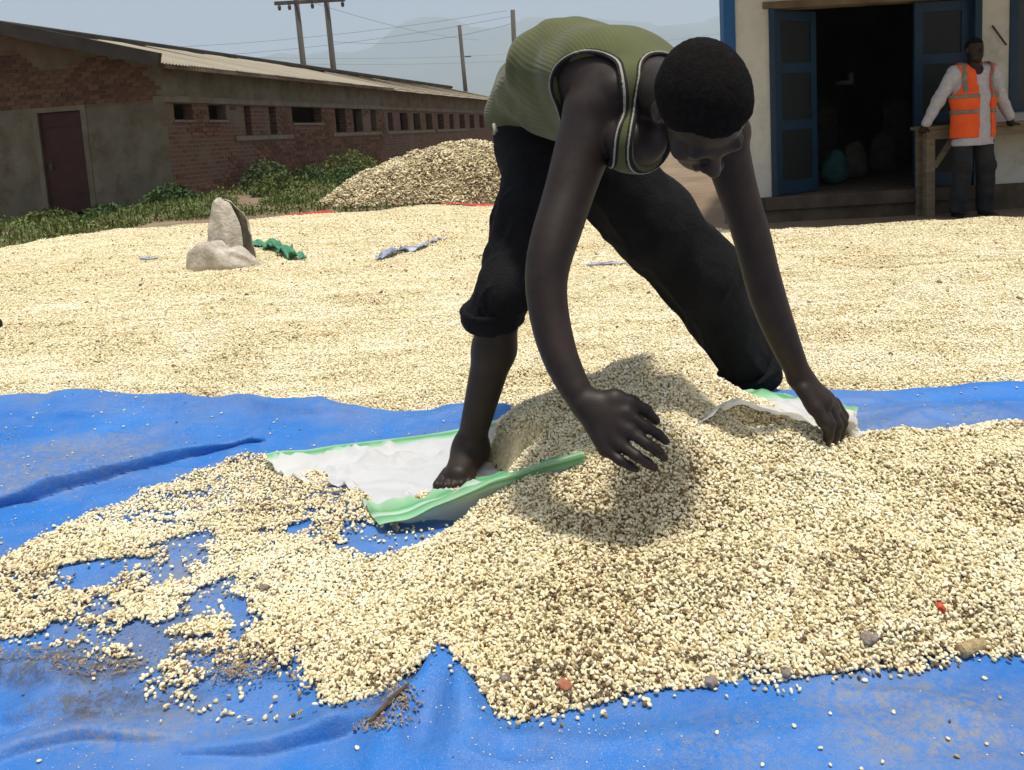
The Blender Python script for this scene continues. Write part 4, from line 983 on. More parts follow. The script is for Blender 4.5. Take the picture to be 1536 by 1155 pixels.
# hair: a close cap over the skull, cut by the hairline
hF = Field(HC_ - .16, HC_ + .16, .0035)
hF.prims([hell((0, -.012, .030), (.0835, .1045, .095), .01), hell((0, -.055, -.03), (.066, .055, .06), .03)])
X, Y, Z = np.meshgrid(*hF.ax, indexing='ij')
dx, dy, dz = X - HC_[0], Y - HC_[1], Z - HC_[2]
lx = (dx * hl[0] + dy * hl[1] + dz * hl[2]) / HS; fy = (dx * hf[0] + dy * hf[1] + dz * hf[2]) / HS; uz = (dx * hu[0] + dy * hu[1] + dz * hu[2]) / HS
line = np.where(fy > .02, .062 - 5.5 * np.maximum(0, np.abs(lx) - .045) ** 1 * .35, .035)      # hairline height over the face side
line = np.interp(fy, [-.12, -.06, -.03, .0, .035, .06, .12], [-.075, -.07, -.02, .012, .030, .070, .078])
hG = np.maximum(hF.F, (line - uz) * HS * .9)
V, Q = surface_net(hG.astype(np.float32), hF.lo, hF.h); V = relax(V, Q, 2, .5)
nn = vnormals(V, Q); V = V + nn * (.0011 * vnoise(V[:, 0] * 330, V[:, 1] * 230, V[:, 2] * 230, seed=5))[:, None]
obj('hair', V - BASE, Q, M['hair'], worker, True)

# sleeveless top
tF = Field((-.2, 1.62, .74), (.68, 2.66, 1.32), .004); tF.prims(torso)
armaxR = (elR - shR) / np.linalg.norm(elR - shR); armaxL = (elL - shL) / np.linalg.norm(elL - shL)
def fld(p, X, Y, Z): return prim_fn(p)[0](X, Y, Z)
X, Y, Z = np.ix_(*[a.astype(np.float32) for a in tF.ax])
def hole_fields(X, Y, Z):
    a = fld(cap(shR + np.array([-.03, -.045, .015]) - armaxR * .03, shR + np.array([-.035, -.05, 0]) + armaxR * .25, .103, .095), X, Y, Z)
    b = fld(cap(shL + np.array([.05, -.02, .02]) - armaxL * .03, shL + np.array([.04, -.02, 0]) + armaxL * .25, .088, .085), X, Y, Z)
    c = fld(cap(np.array([.400, 1.765, 1.07]), np.array([.385, 1.68, .87]), .098, .135), X, Y, Z)
    return a, b, c
holeR, holeL, neckh = hole_fields(X, Y, Z)
axd = (S[1] - S[0]) / np.linalg.norm(S[1] - S[0])
hemn = np.array([.25, -.75, .75]); hemn /= np.linalg.norm(hemn); hem0 = np.array([.04, 2.44, .985])
hem = -((X - hem0[0]) * hemn[0] + (Y - hem0[1]) * hemn[1] + (Z - hem0[2]) * hemn[2])
edge = np.maximum(np.maximum(-holeR, -holeL), np.maximum(-neckh, hem))
V, Q = surface_net(np.maximum(tF.F, edge).astype(np.float32), tF.lo, tF.h); V = relax(V, Q, 2, .5)
nn = vnormals(V, Q); c_ = V - S[2]; along = c_ @ ((S[3] - S[1]) / np.linalg.norm(S[3] - S[1])); lat = c_ @ LAT
dr = fbm(along * 5 + lat * 7, lat * 4 - along * 2, V[:, 2] * 3, octv=2, seed=12)
wr_ = .0030 * np.sin(lat * 60 + along * 18 + 4 * dr) * sstep(.04, -.12, lat) * sstep(-.32, -.1, along) + .004 * dr + .012 * vnoise(along * 9 - lat * 9, lat * 5, V[:, 2] * 3, seed=19) * sstep(-.02, -.25, along)
V = V + nn * wr_[:, None]
shirt = obj('sleeveless_top', V - BASE, Q, M['knit'], worker, True)
shirt.data.attributes.new('rib', 'FLOAT', 'POINT').data.foreach_set('value', (np.arctan2(lat, V[:, 2] - .9 + .0 * along) * .22 + .010 * dr).astype(np.float32))
pfine = Field((-.06, 1.60, .76), (.62, 2.14, 1.26), .0026); pfine.prims(torso); tF2 = pfine.F
X, Y, Z = np.ix_(*[a.astype(np.float32) for a in pfine.ax])
holeR, holeL, neckh = hole_fields(X, Y, Z); hem = -np.ones((1, 1, 1), np.float32)
for nm, hole in (('armhole_piping', holeR), ('armhole_piping', holeL), ('neck_piping', neckh)):
    ot = np.maximum(np.maximum(-holeR if hole is not holeR else hole * 0 - 1, -holeL if hole is not holeL else hole * 0 - 1), np.maximum(-neckh if hole is not neckh else hole * 0 - 1, hem))
    for (a, b_, off, mt, nm2) in ((.0045, .0092, .0045, 'pipe_white', nm), (-.001, .0140, .0025, 'pipe_black', nm.replace('piping', 'binding'))):
        G = np.maximum(np.maximum(tF2 - off, -(tF2 + .012)), np.maximum(np.maximum(hole - b_, a - hole), ot))
        V, Q = surface_net(G.astype(np.float32), pfine.lo, pfine.h)
        if len(V): obj(nm2, relax(V, Q, 1, .4) - BASE, Q, M[mt], shirt, True)

# trousers, one leg rolled to the knee
cufR = A3(737, 476, 2.14)
trous = [cap(hipR * .5 + hipL * .5 + [0, .04, .05], S[0] + [0, .0, -.01], .115, .112, .04, LAT, 1.28), ell(hipR + [-.045, .05, .03], (.115, .12, .12), None, .04), ell(hipL + [.0, .05, .0], (.115, .12, .12), None, .04),
         cap(hipR + [-.015, 0, .02], hipR * .5 + kneeR * .5, .114, .094, .04), cap(hipR * .5 + kneeR * .5, kneeR, .094, .072, .04), cap(kneeR, cufR, .072, .068, .03),
         cap(hipL, hipL * .5 + kneeL * .5, .13, .134, .04), cap(hipL * .5 + kneeL * .5, kneeL, .134, .128, .04), cap(kneeL, ankL * .9 + kneeL * .1, .128, .088, .04)]
pF = Field((-.26, 1.95, -.02), (1.0, 2.9, 1.18), .005); pF.prims(trous)
X, Y, Z = np.ix_(*[a.astype(np.float32) for a in pF.ax])
up_ = (X - S[1][0]) * axd[0] + (Y - S[1][1]) * axd[1] + (Z - S[1][2]) * axd[2] + .035
sd_ = (ankR - kneeR) / np.linalg.norm(ankR - kneeR); nearR = ((X - cufR[0]) ** 2 + (Y - cufR[1]) ** 2 + (Z - cufR[2]) ** 2 < .15 ** 2)
cutR = np.where(nearR, (X - cufR[0]) * sd_[0] + (Y - cufR[1]) * sd_[1] + (Z - cufR[2]) * sd_[2] - .02, -1)
cd_ = (ankL - kneeL) / np.linalg.norm(ankL - kneeL); cutL = np.where((X > .6) & (Z < .4), (X - ankL[0]) * cd_[0] + (Y - ankL[1]) * cd_[1] + (Z - ankL[2]) * cd_[2] + .015, -1)
V, Q = surface_net(np.maximum(pF.F, np.maximum(np.maximum(up_, cutR), cutL)).astype(np.float32), pF.lo, pF.h); V = relax(V, Q, 2, .5)
nn = vnormals(V, Q)
def folds(V, p0, p1, seed, freq, amp):
    d = (p1 - p0) / np.linalg.norm(p1 - p0); t = (V - p0) @ d; q = V - p0 - t[:, None] * d
    a = np.arctan2(q[:, 1], q[:, 0]); return amp * 1.5 * (.6 - 1.2 * np.abs(vnoise(t * freq + 1.2 * np.sin(a + seed), np.cos(a) * 1.4 + 3, np.sin(a) * 1.4, seed=seed)))
w1 = np.where(V[:, 0] < .22, folds(V, hipR, kneeR, 3, 20, .010) * sstep(.95, .6, V[:, 2]), folds(V, hipL, ankL, 8, 9, .010))
V = V + nn * (w1 + .002 * fbm(V[:, 0] * 22, V[:, 1] * 22, V[:, 2] * 22, octv=2, seed=6))[:, None]
trs = obj('trousers', V - BASE, Q, M['trouser'], worker, True)
def cuff(c, ax, r, h, tk, name, seed):
    ax = ax / np.linalg.norm(ax)
    f = Field(c - r - .09, c + r + .09, .004); X, Y, Z = np.ix_(*[a.astype(np.float32) for a in f.ax])
    t = (X - c[0]) * ax[0] + (Y - c[1]) * ax[1] + (Z - c[2]) * ax[2]
    rad = np.sqrt(np.maximum((X - c[0]) ** 2 + (Y - c[1]) ** 2 + (Z - c[2]) ** 2 - t * t, 0))
    ang = np.arctan2(Y - c[1], X - c[0])
    rr = r * (1 - .10 * t / h + .025 * np.sin(3 * ang + seed) + .02 * np.sin(7 * ang + t * 40))
    G = np.sqrt(np.maximum(np.abs(t) - h * .5 + tk, 0) ** 2 + np.maximum(np.abs(rad - rr + tk) - tk * .3, 0) ** 2) - tk * .7
    V, Q = surface_net(G.astype(np.float32), f.lo, f.h); V = relax(V, Q, 2, .5); nn = vnormals(V, Q)
    V = V + nn * (.004 * fbm(V[:, 0] * 14, V[:, 1] * 14, V[:, 2] * 26, octv=3, seed=seed))[:, None]
    obj(name, V - BASE, Q, M['trouser'], trs, True)
cuff(cufR + np.array([.004, .01, .004]), sd_ + np.array([.32, 0, 0]), .086, .075, .02, 'rolled_cuff', 31)
cuff(ankL - cd_ * .030, cd_, .108, .09, .020, 'rolled_cuff', 37)
q = A3(741, 186, 2.30)
MB().tube([q - BASE, q - BASE + [.004, -.01, -.018], q - BASE + [-.004, -.012, -.03]], [.006, .007, .004], 7).build('drawcord_tip', M['pipe_white'], trs, True)

# ------------------------------------------------------------------ onlooker in the orange vest
M['orange'] = mat('orange_hi_vis', two((.80, .085, .012), (.88, .12, .02)), 12, .7, .2, 80)
M['tape'] = mat('grey_reflective_tape', two((.16, .15, .13), (.24, .22, .19)), 20, .45)
M['shirt_pale'] = mat('pale_checked_shirt', two((.40, .385, .43), (.50, .485, .53)), 30, .9, .4, 60)
M['slate'] = mat('charcoal_trouser', two((.018, .018, .02), (.03, .03, .032)), 9, .9, .4, 60)
M['shoe'] = mat('black_shoe', two((.01, .01, .01), (.02, .018, .016)), 20, .5)
OB = at(1459, 200, Y=7.70); OB[2] = -.115
onl = empty('person', tuple(OB)); tag(onl, 'onlooker in orange vest leaning back on a table by the doorway', 'person')
# local frame: x to the right of the picture, y away from the camera, z up
def onlooker():
    k = 1.0
    tor = [cap((0, 0, .93), (0, .0, 1.15), .10, .105, .04, (1, 0, 0), 1.45), cap((0, 0, 1.15), (0, .0, 1.36), .105, .085, .04, (1, 0, 0), 1.6)]
    shl = [cap((-.17, .0, 1.40), (.17, .0, 1.40), .055, .055, .04)]
    arms = []
    for s_, hx_, hz_ in ((-1, -.40, .86), (1, .42, .88)):
        sh = np.array([s_ * .185, .0, 1.39]); el = np.array([s_ * .30, .06, 1.14]); wr = np.array([hx_, .10, hz_ + .06])
        arms.append((sh, el, wr))
    body = tor + shl + [cap((0, 0, 1.38), (-.005, -.02, 1.52), .05, .048, .03)]
    hc = np.array([-.005, -.03, 1.60])
    body += [ell(hc + [0, .01, .02], (.073, .092, .088), None, .02), ell(hc + [0, -.03, -.05], (.056, .06, .075), None, .03), cap(hc + [0, -.095, .0], hc + [0, -.112, -.03], .009, .013, .012),
             ell(hc + [.03, -.098, .0], (.016, .012, .010), None, .01, 's'), ell(hc + [-.03, -.098, .0], (.016, .012, .010), None, .01, 's'), cap(hc + [-.018, -.088, -.065], hc + [.018, -.088, -.065], .009, .009, .006),
             ell(hc + [.076, .01, -.01], (.010, .02, .03), None, .008), ell(hc + [-.076, .01, -.01], (.010, .02, .03), None, .008)]
    for sh, el, wr in arms:
        body += [cap(sh, el, .05, .04, .02), cap(el, wr, .04, .028, .02)]
        s_ = 1 if wr[0] > 0 else -1
        body.append(cap(wr, wr + [s_ * .02, .02, -.055], .028, .034, .015))
        for i in range(4): body.append(cap(wr + [s_ * (.0 + .014 * i), .045 - .012 * i, -.06], wr + [s_ * (.03 + .016 * i), .075 - .035 * i, -.068], .011, .009, .006))
        body.append(cap(wr + [s_ * -.01, .0, -.04], wr + [s_ * -.005, -.055, -.07], .012, .009, .006))
    legs = []
    for s_ in (-1, 1):
        hp_, kn_, an_ = np.array([s_ * .085, .02, .90]), np.array([s_ * .11, -.03, .50]), np.array([s_ * .13, .01, .09])
        legs.append((hp_, kn_, an_)); body += [cap(hp_, kn_, .07, .05, .03), cap(kn_, an_, .05, .035, .03), cap(an_, an_ + [0, -.02, -.04], .036, .036, .02)]
    f = Field((-.56, -.3, 0), (.60, .32, 1.74), .006); f.prims(body); V, Q = f.surface(); obj('body', relax(V, Q, 1), Q, M['skin'], onl, True)
    f = Field(hc - .14, hc + .15, .005); f.prims([ell(hc + [0, .01, .02], (.079, .098, .095), None, .02)]); X, Y, Z = np.ix_(*f.ax)
    G = np.maximum(f.F, hc[2] + np.where(Y < hc[1] - .02, .055, np.where(Y < hc[1] + .03, .02, -.05)) - Z); V, Q = surface_net(G.astype(np.float32), f.lo, f.h); obj('hair', relax(V, Q, 2), Q, M['hair'], onl, True)
    # shirt with long sleeves
    sp = [cap((0, 0, .66), (0, 0, 1.15), .136, .122, .04, (1, 0, 0), 1.42), cap((0, 0, 1.15), (0, 0, 1.36), .122, .096, .04, (1, 0, 0), 1.58), cap((-.17, 0, 1.40), (.17, 0, 1.40), .066, .066, .04)]
    for sh, el, wr in arms: sp += [cap(sh, el, .066, .058, .03), cap(el, wr + (el - wr) * .06, .058, .046, .03)]
    f = Field((-.56, -.3, .62), (.60, .32, 1.56), .006); f.prims(sp); X, Y, Z = np.ix_(*f.ax)
    vn = np.sqrt((X / .062) ** 2 + ((Y + .05) / .075) ** 2 + ((Z - 1.45) / .10) ** 2) - 1
    hz = np.where(np.abs(X) < .235, .70 - Z, -1)
    V, Q = surface_net(np.maximum(np.maximum(f.F, -vn * .05), hz).astype(np.float32), f.lo, f.h); V = relax(V, Q, 2); nn = vnormals(V, Q)
    V = V + nn * (.005 * fbm(V[:, 0] * 9, V[:, 1] * 9, V[:, 2] * 14, octv=3, seed=44))[:, None]; sh_ = obj('shirt', V, Q, M['shirt_pale'], onl, True)
    # vest, open at the front
    f = Field((-.3, -.26, .70), (.3, .26, 1.52), .005)
    f.prims([cap((0, 0, .74), (0, 0, 1.15), .148, .138, .04, (1, 0, 0), 1.42), cap((0, 0, 1.15), (0, 0, 1.36), .138, .110, .04, (1, 0, 0), 1.55), cap((-.15, 0, 1.405), (.15, 0, 1.405), .075, .075, .04)])
    X, Y, Z = np.ix_(*f.ax)
    gap = np.where(Y < 0, .062 + np.clip(Z - 1.25, 0, .3) * .12 - np.abs(X - .045), -1)
    nk = np.sqrt((X / .082) ** 2 + ((Y + .02) / .11) ** 2 + ((Z - 1.47) / .10) ** 2) - 1
    ah = np.minimum(*[np.sqrt((Y / .085) ** 2 + ((Z - 1.33) / .15) ** 2) * .1 - .1 + np.maximum(0, .165 - s_ * X) for s_ in (-1, 1)])
    cut = np.maximum(np.maximum(gap, -nk * .06), np.maximum(-ah, np.maximum(.775 - Z, -1)))
    vf = np.maximum(f.F, cut); V, Q = surface_net(vf.astype(np.float32), f.lo, f.h); V = relax(V, Q, 1); nn = vnormals(V, Q)
    V = V + nn * (.006 * fbm(V[:, 0] * 8, V[:, 1] * 8, V[:, 2] * 10, octv=2, seed=45))[:, None]; vest = obj('vest', V, Q, M['orange'], onl, True)
    for z0 in (1.02, 1.165):
        G = np.maximum(np.maximum(f.F - .008, -(f.F + .02)), np.maximum(cut, np.abs(Z - z0) - .018)); V, Q = surface_net(G.astype(np.float32), f.lo, f.h); obj('reflective_band', relax(V, Q, 1), Q, M['tape'], vest, True)
    for s_ in (-1, 1):
        G = np.maximum(np.maximum(f.F - .008, -(f.F + .02)), np.maximum(cut, np.maximum(np.abs(X - s_ * .128) - .018, 1.20 - Z))); V, Q = surface_net(G.astype(np.float32), f.lo, f.h); obj('reflective_band', relax(V, Q, 1), Q, M['tape'], vest, True)
    tp = [cap((-.05, .02, .88), (.05, .02, .88), .10, .10, .04)]
    for hp_, kn_, an_ in legs: tp += [cap(hp_, kn_, .098, .082, .03), cap(kn_, an_ + [0, 0, -.02], .082, .078, .03)]
    f = Field((-.3, -.22, 0.02), (.3, .22, 1.02), .006); f.prims(tp); X, Y, Z = np.ix_(*f.ax); V, Q = surface_net(np.maximum(f.F, np.maximum(.055 - Z, Z - .97)).astype(np.float32), f.lo, f.h); V = relax(V, Q, 2); nn = vnormals(V, Q)
    V = V + nn * (.007 * fbm(V[:, 0] * 10, V[:, 1] * 10, V[:, 2] * 14, octv=3, seed=46))[:, None]; obj('trousers', V, Q, M['slate'], onl, True)
    for hp_, kn_, an_ in legs:
        f = Field(an_ - .2, an_ + .2, .006); f.prims([cap(an_ + [0, .04, -.055], an_ + [0, -.15, -.062], .036, .03, .02, (1, 0, 0), 1.25), cap(an_ + [0, .02, -.05], an_, .04, .042, .02)]); X, Y, Z = np.ix_(*f.ax)
        V, Q = surface_net(np.maximum(f.F, .002 - Z).astype(np.float32), f.lo, f.h); obj('shoe', V, Q, M['shoe'], onl, True)
onlooker()
# ------------------------------------------------------------------ woven sacks on the heap
def woven(name, bands, tint=(.72, .73, .72), trans=.0):
    m = bpy.data.materials.new(name); m.use_nodes = True
    N, L = m.node_tree.nodes, m.node_tree.links; b = N['Principled BSDF']; b.inputs['Roughness'].default_value = .5; b.inputs['Specular IOR Level'].default_value = .3
    uv = N.new('ShaderNodeUVMap'); uv.uv_map = 'UVMap'; sp = N.new('ShaderNodeSeparateXYZ'); L.new(uv.outputs[0], sp.inputs[0])
    r = N.new('ShaderNodeValToRGB'); r.color_ramp.interpolation = 'LINEAR'; e = r.color_ramp.elements
    e[0].position = 0; e[0].color = (*bands[0][1], 1); e[1].position = 1; e[1].color = (*bands[-1][1], 1)
    for p, c in bands[1:-1]: e.new(p).color = (*c, 1)
    L.new(sp.outputs[1], r.inputs[0])
    nz = N.new('ShaderNodeTexNoise'); nz.inputs['Scale'].default_value = 9; nz.inputs['Detail'].default_value = 7; tc = N.new('ShaderNodeTexCoord'); L.new(tc.outputs['Object'], nz.inputs[0])
    mr = N.new('ShaderNodeMapRange'); mr.inputs[1].default_value = .5; mr.inputs[2].default_value = .8; mr.inputs[4].default_value = .3; L.new(nz.outputs[0], mr.inputs[0])
    mx = N.new('ShaderNodeMix'); mx.data_type = 'RGBA'; L.new(mr.outputs[0], mx.inputs[0]); L.new(r.outputs[0], mx.inputs[6]); mx.inputs[7].default_value = (.45, .40, .31, 1)
    L.new(mx.outputs[2], b.inputs['Base Color'])
    ck = N.new('ShaderNodeTexChecker'); ck.inputs['Scale'].default_value = 420; L.new(uv.outputs[0], ck.inputs[0])
    bp = N.new('ShaderNodeBump'); bp.inputs['Strength'].default_value = .15; bp.inputs['Distance'].default_value = .002; L.new(ck.outputs['Fac'], bp.inputs['Height']); L.new(bp.outputs[0], b.inputs['Normal'])
    tr = N.new('ShaderNodeBsdfTranslucent'); L.new(mx.outputs[2], tr.inputs[0]); ms = N.new('ShaderNodeMixShader'); ms.inputs[0].default_value = .28
    L.new(b.outputs[0], ms.inputs[1]); L.new(tr.outputs[0], ms.inputs[2]); L.new(ms.outputs[0], N['Material Output'].inputs[0])
    return m
W, GR, GL = (.74, .74, .73), (.12, .44, .17), (.42, .72, .46)
M['sack'] = woven('white_woven_sack', [(0, GL), (.035, GR), (.075, GL), (.10, W), (.80, W), (.825, GL), (.85, W), (.87, GL), (.90, GR), (.915, GL), (.93, W), (.94, GR), (1, GL)])
def sheet(name, P, uvfn, m, parent, smooth=True):
    ns, nt = P.shape[:2]; o = obj(name, P.reshape(-1, 3), grid_faces(ns, nt), m, parent, smooth)
    uvl = o.data.uv_layers.new(name='UVMap'); vi = np.zeros(len(o.data.loops), np.int32); o.data.loops.foreach_get('vertex_index', vi)
    st = np.stack(np.meshgrid(np.linspace(0, 1, ns), np.linspace(0, 1, nt), indexing='ij'), -1).reshape(-1, 2); st = uvfn(st)
    uvl.data.foreach_set('uv', st[vi].astype(np.float32).ravel()); return o
def crv(pts, s):
    """smooth curve through surveyed points (px, py, z) -> world"""
    W3 = np.array([at(u, v, Z=z) for u, v, z in pts]); d = np.r_[0, np.cumsum(np.linalg.norm(np.diff(W3, axis=0), axis=1))]; d /= d[-1]
    out = np.stack([np.interp(s, d, W3[:, k]) for k in range(3)], -1)
    for _ in range(3):
        q = out.copy(); q[1:-1] = .25 * out[:-2] + .5 * out[1:-1] + .25 * out[2:]; out = q
    return out
s = np.linspace(0, 1, 70); t = np.linspace(0, 1, 46)
A = crv([(398, 690, .030), (430, 680, .032), (500, 668, .028), (640, 652, .022), (740, 634, .04), (800, 622, .09)], s)
B = crv([(570, 797, .022), (600, 784, .05), (660, 757, .085), (730, 726, .130), (800, 702, .170), (850, 688, .195), (877, 680, .21)], s)
Lf = crv([(398, 690, .030), (404, 706, .022), (440, 724, .014), (500, 734, .020), (532, 742, .030), (545, 768, .026), (570, 797, .022)], t)
P = (1 - t)[None, :, None] * A[:, None] + t[None, :, None] * B[:, None]
corr = Lf - ((1 - t)[:, None] * A[0] + t[:, None] * B[0]); P = P + corr[None] * ((1 - s) ** 3)[:, None, None]
S2, T2 = np.meshgrid(s, t, indexing='ij')
flat = .014 + .010 * fbm(P[..., 0] * 10, P[..., 1] * 14, octv=3, seed=64)
zz = A[:, 2][:, None] * sstep(.22, 0, T2) + B[:, 2][:, None] * sstep(.66, 1, T2) ** 1.3
edgeL = sstep(.16, 0, S2) * .018
P[..., 2] = np.maximum(flat * sstep(0, .15, T2) * sstep(1, .8, T2) + zz + edgeL, .008) +   .0025 * np.sin(S2 * 23 + 6 * T2 + 3 * fbm(S2 * 3, T2 * 3, octv=2, seed=65)) * sstep(.5, .8, T2) * .6
P[..., 2] += .085 * np.clip(.30 - np.abs(fbm(P[..., 0] * 5 + P[..., 1] * 6, P[..., 1] * 15 - P[..., 0] * 3, octv=3, seed=66)), 0, 1) * sstep(0, .12, T2) * sstep(1, .86, T2) * (1 - 1.0 * np.exp(-((P[..., 0] + .21) ** 2 + (P[..., 1] - 2.12) ** 2) / .012))
P[..., 2] = np.maximum(P[..., 2], tarp_z(P[..., 0], P[..., 1]) + .007)
SB = P[0, 0].copy(); sack = empty('grain_sack', tuple(SB)); tag(sack, 'flattened white woven sack with green stripes under the worker’s bare foot', 'sack')
sheet('top_layer', P - SB, lambda q: q, M['sack'], sack)
u_ = np.linspace(0, 1, 10); rim = P[:, -1]
Q2 = np.zeros((70, 10, 3))
for i in range(10):
    w_ = u_[i]; Q2[:, i] = rim + np.array([.012, .055, 0]) * w_ ** .7; Q2[:, i, 2] = rim[:, 2] * (1 - w_) + (tarp_z(Q2[:, i, 0], Q2[:, i, 1]) + .004) * w_ - .001
sheet('lower_layer', Q2 - SB, lambda q: np.stack([q[:, 0], .93 - q[:, 1] * .45], 1), M['sack'], sack)

# second sack, under the far foot and in the worker's left hand
A = crv([(1050, 572, .13), (1075, 568, .13), (1110, 582, .10), (1180, 590, .06), (1250, 603, .05), (1288, 612, .055)], s)
B = crv([(1018, 662, .245), (1060, 622, .27), (1100, 606, .27), (1150, 612, .23), (1210, 632, .17), (1250, 655, .14), (1275, 655, .08)], s)
P = (1 - t)[None, :, None] * A[:, None] + t[None, :, None] * B[:, None]
P[..., 2] += -.02 * np.sin(T2 * math.pi) + .012 * fbm(P[..., 0] * 14, P[..., 1] * 14, octv=3, seed=67) + .03 * np.exp(-((S2 - 1) / .07) ** 2) * np.sin(T2 * 7)
P[..., 2] = np.maximum(P[..., 2], .02)
SB2 = P[0, 0].copy(); sack2 = empty('grain_sack', tuple(SB2)); tag(sack2, 'second white and green sack half buried in maize, held by the worker’s left hand', 'sack')
sheet('top_layer', P - SB2, lambda q: q, woven('grey_white_sack', [(0, GL), (.05, GR), (.16, GL), (.2, W), (.9, W), (.97, (.8, .8, .78)), (1, W)]), sack2)
cF = Field(at(1270, 632, Y=2.08) - .09, at(1270, 632, Y=2.08) + .09, .004); c0_ = at(1268, 634, Y=2.08)
cF.prims([cap(c0_ + [-.03, -.02, .02], c0_ + [.012, .02, -.005], .022, .024, .02), cap(c0_ + [.0, .0, .015], c0_ + [.02, -.02, -.03], .018, .02, .02)])
V, Q = cF.surface(); V = relax(V, Q, 2); nn = vnormals(V, Q); V = V + nn * (.008 * fbm(V[:, 0] * 40, V[:, 1] * 40, V[:, 2] * 25, octv=3, seed=68))[:, None]
M['sack_plain'] = mat('dusty_white_weave', two((.50, .47, .42), (.66, .64, .60)), 12, .7, .4, 90)
obj('crumpled_corner', V - SB2, Q, M['sack_plain'], sack2, True)

# ------------------------------------------------------------------ things lying on the drying bed
M['jute'] = mat('dusty_sack_cloth', two((.38, .33, .265), (.60, .545, .46)), 14, .9, 1.0, 45)
fs0 = at(336, 396, Z=.06); FS = fs0.copy(); FS[2] = float(bed_z(FS[0], FS[1]))
fsack = empty('slumped_sack', tuple(FS)); tag(fsack, 'slumped beige sack standing on the drying maize with its mouth open', 'sack')
def sackmesh(prims, lo, hi, seed, name, h=.008, amp=.018, cut=None):
    f = Field(lo, hi, h); f.prims(prims); V, Q = f.surface(); V = relax(V, Q, 2); nn = vnormals(V, Q)
    V = V + nn * (amp * fbm(V[:, 0] * 9, V[:, 1] * 9, V[:, 2] * 5, octv=3, seed=seed))[:, None]; return obj(name, V, Q, M['jute'], fsack, True)
def drape(name, fn, nu, nv, parent, m):
    U, Vv = np.meshgrid(np.linspace(0, 1, nu), np.linspace(0, 1, nv), indexing='ij'); P = fn(U, Vv); o = obj(name, P.reshape(-1, 3), grid_faces(nu, nv), m, parent, True)
    md = o.modifiers.new('cloth', 'SOLIDIFY'); md.thickness = .006; return o
def tent(U, Vv):                       # upright mouth of the sack: a soft rounded hood, open on the right
    th = math.radians(8) + U * math.radians(322); z = .50 * np.sin(Vv * math.pi / 2) ** .9; rr = .165 * np.sqrt(np.clip(1 - Vv ** 2.6, 0, 1)) * (1 - .45 * Vv) + .004
    rr = rr * (1 + .30 * (.5 - np.abs(np.sin(U * 11 + Vv * 1.4 + fbm(U * 3, Vv * 3, octv=2, seed=404)))) * (1 - .3 * Vv) + .08 * fbm(U * 5, Vv * 4, octv=2, seed=401))
    return np.stack([rr * np.cos(th) * 1.0 + .03 + .02 * np.sin(Vv * 5), .05 + rr * np.sin(th) * .8, z + .02 + .015 * fbm(U * 5, Vv * 3, octv=2, seed=403)], -1)
drape('mouth_flap', tent, 72, 30, fsack, M['jute'])
def slump(U, Vv):                      # collapsed body of the sack lying in front
    x = -.24 + U * .58; prof_ = np.clip(np.sin(np.clip(.06 + U * .94, 0, 1) * math.pi), 0, 1) ** .42
    ph = Vv * math.pi; hgt = .27 * prof_ * (1 - .55 * U) ; dep = .13 * prof_
    f_ = 1 + .30 * fbm(U * 3 + Vv, Vv * 3, octv=2, seed=402) + .30 * (.5 - np.abs(np.sin(U * 7 + Vv * 5 + 2 * fbm(U * 2, Vv * 2, octv=2, seed=405)))) * np.sin(Vv * math.pi)
    return np.stack([x + .03 * np.sin(Vv * 4 + U * 3), -.10 - dep * np.cos(ph) * f_, hgt * np.sin(ph) ** .7 * f_ - .01], -1)
drape('collapsed_body', slump, 64, 30, fsack, M['jute'])
def crumple(name, pts, zr, m, label, cat, seed, n=(40, 14)):
    """thin crumpled sheet: pts = surveyed centre line (px,py,half width m)"""
    ss = np.linspace(0, 1, n[0]); C = np.array([at(u, v, Z=.07) for u, v, _ in pts]); wv_ = np.array([q[2] for q in pts]); d = np.linspace(0, 1, len(pts))
    cl = np.stack([np.interp(ss, d, C[:, k]) for k in range(2)], -1); hw = np.interp(ss, d, wv_); tt = np.linspace(-1, 1, n[1])
    X = cl[:, 0][:, None] + 0 * tt[None]; Y = cl[:, 1][:, None] + hw[:, None] * tt[None]
    X = X + .03 * fbm(X * 9, Y * 9, octv=2, seed=seed); Z = bed_z(X, Y) + .012 + zr * np.abs(fbm(X * 8, Y * 10, octv=3, seed=seed + 1))
    b = np.array([X.mean(), Y.mean(), float(Z.min())]); o = obj(name, np.stack([X, Y, Z], -1).reshape(-1, 3) - b, grid_faces(*n), m, None, True, loc=b)
    md = o.modifiers.new('thick', 'SOLIDIFY'); md.thickness = .004; return tag(o, label, cat)
M['green_net'] = mat('green_netting', two((.035, .16, .085), (.10, .32, .19)), 22, .7, .5, 60)
M['lilac'] = mat('faded_blue_plastic', [(.35, (.06, .07, .13)), (.5, (.30, .33, .44)), (.65, (.50, .53, .60))], 7, .5, .4, 30)
M['pale_film'] = mat('clear_pale_film', two((.46, .46, .46), (.62, .62, .60)), 9, .4)
crumple('netting', [(372, 372, .06), (400, 372, .12), (425, 378, .12), (458, 388, .05)], .07, M['green_net'], 'crumpled green netting lying right of the slumped sack', 'netting', 300)
crumple('plastic_sheet', [(562, 385, .03), (590, 378, .12), (618, 371, .12), (640, 365, .04), (668, 358, .03)], .04, M['lilac'], 'crumpled faded blue plastic lying on the drying maize', 'plastic sheet', 310)
crumple('plastic_strip', [(878, 393, .02), (905, 391, .035), (942, 392, .02)], .012, M['lilac'], 'thin bluish strip in the maize between the worker’s legs', 'plastic strip', 330, (24, 6))
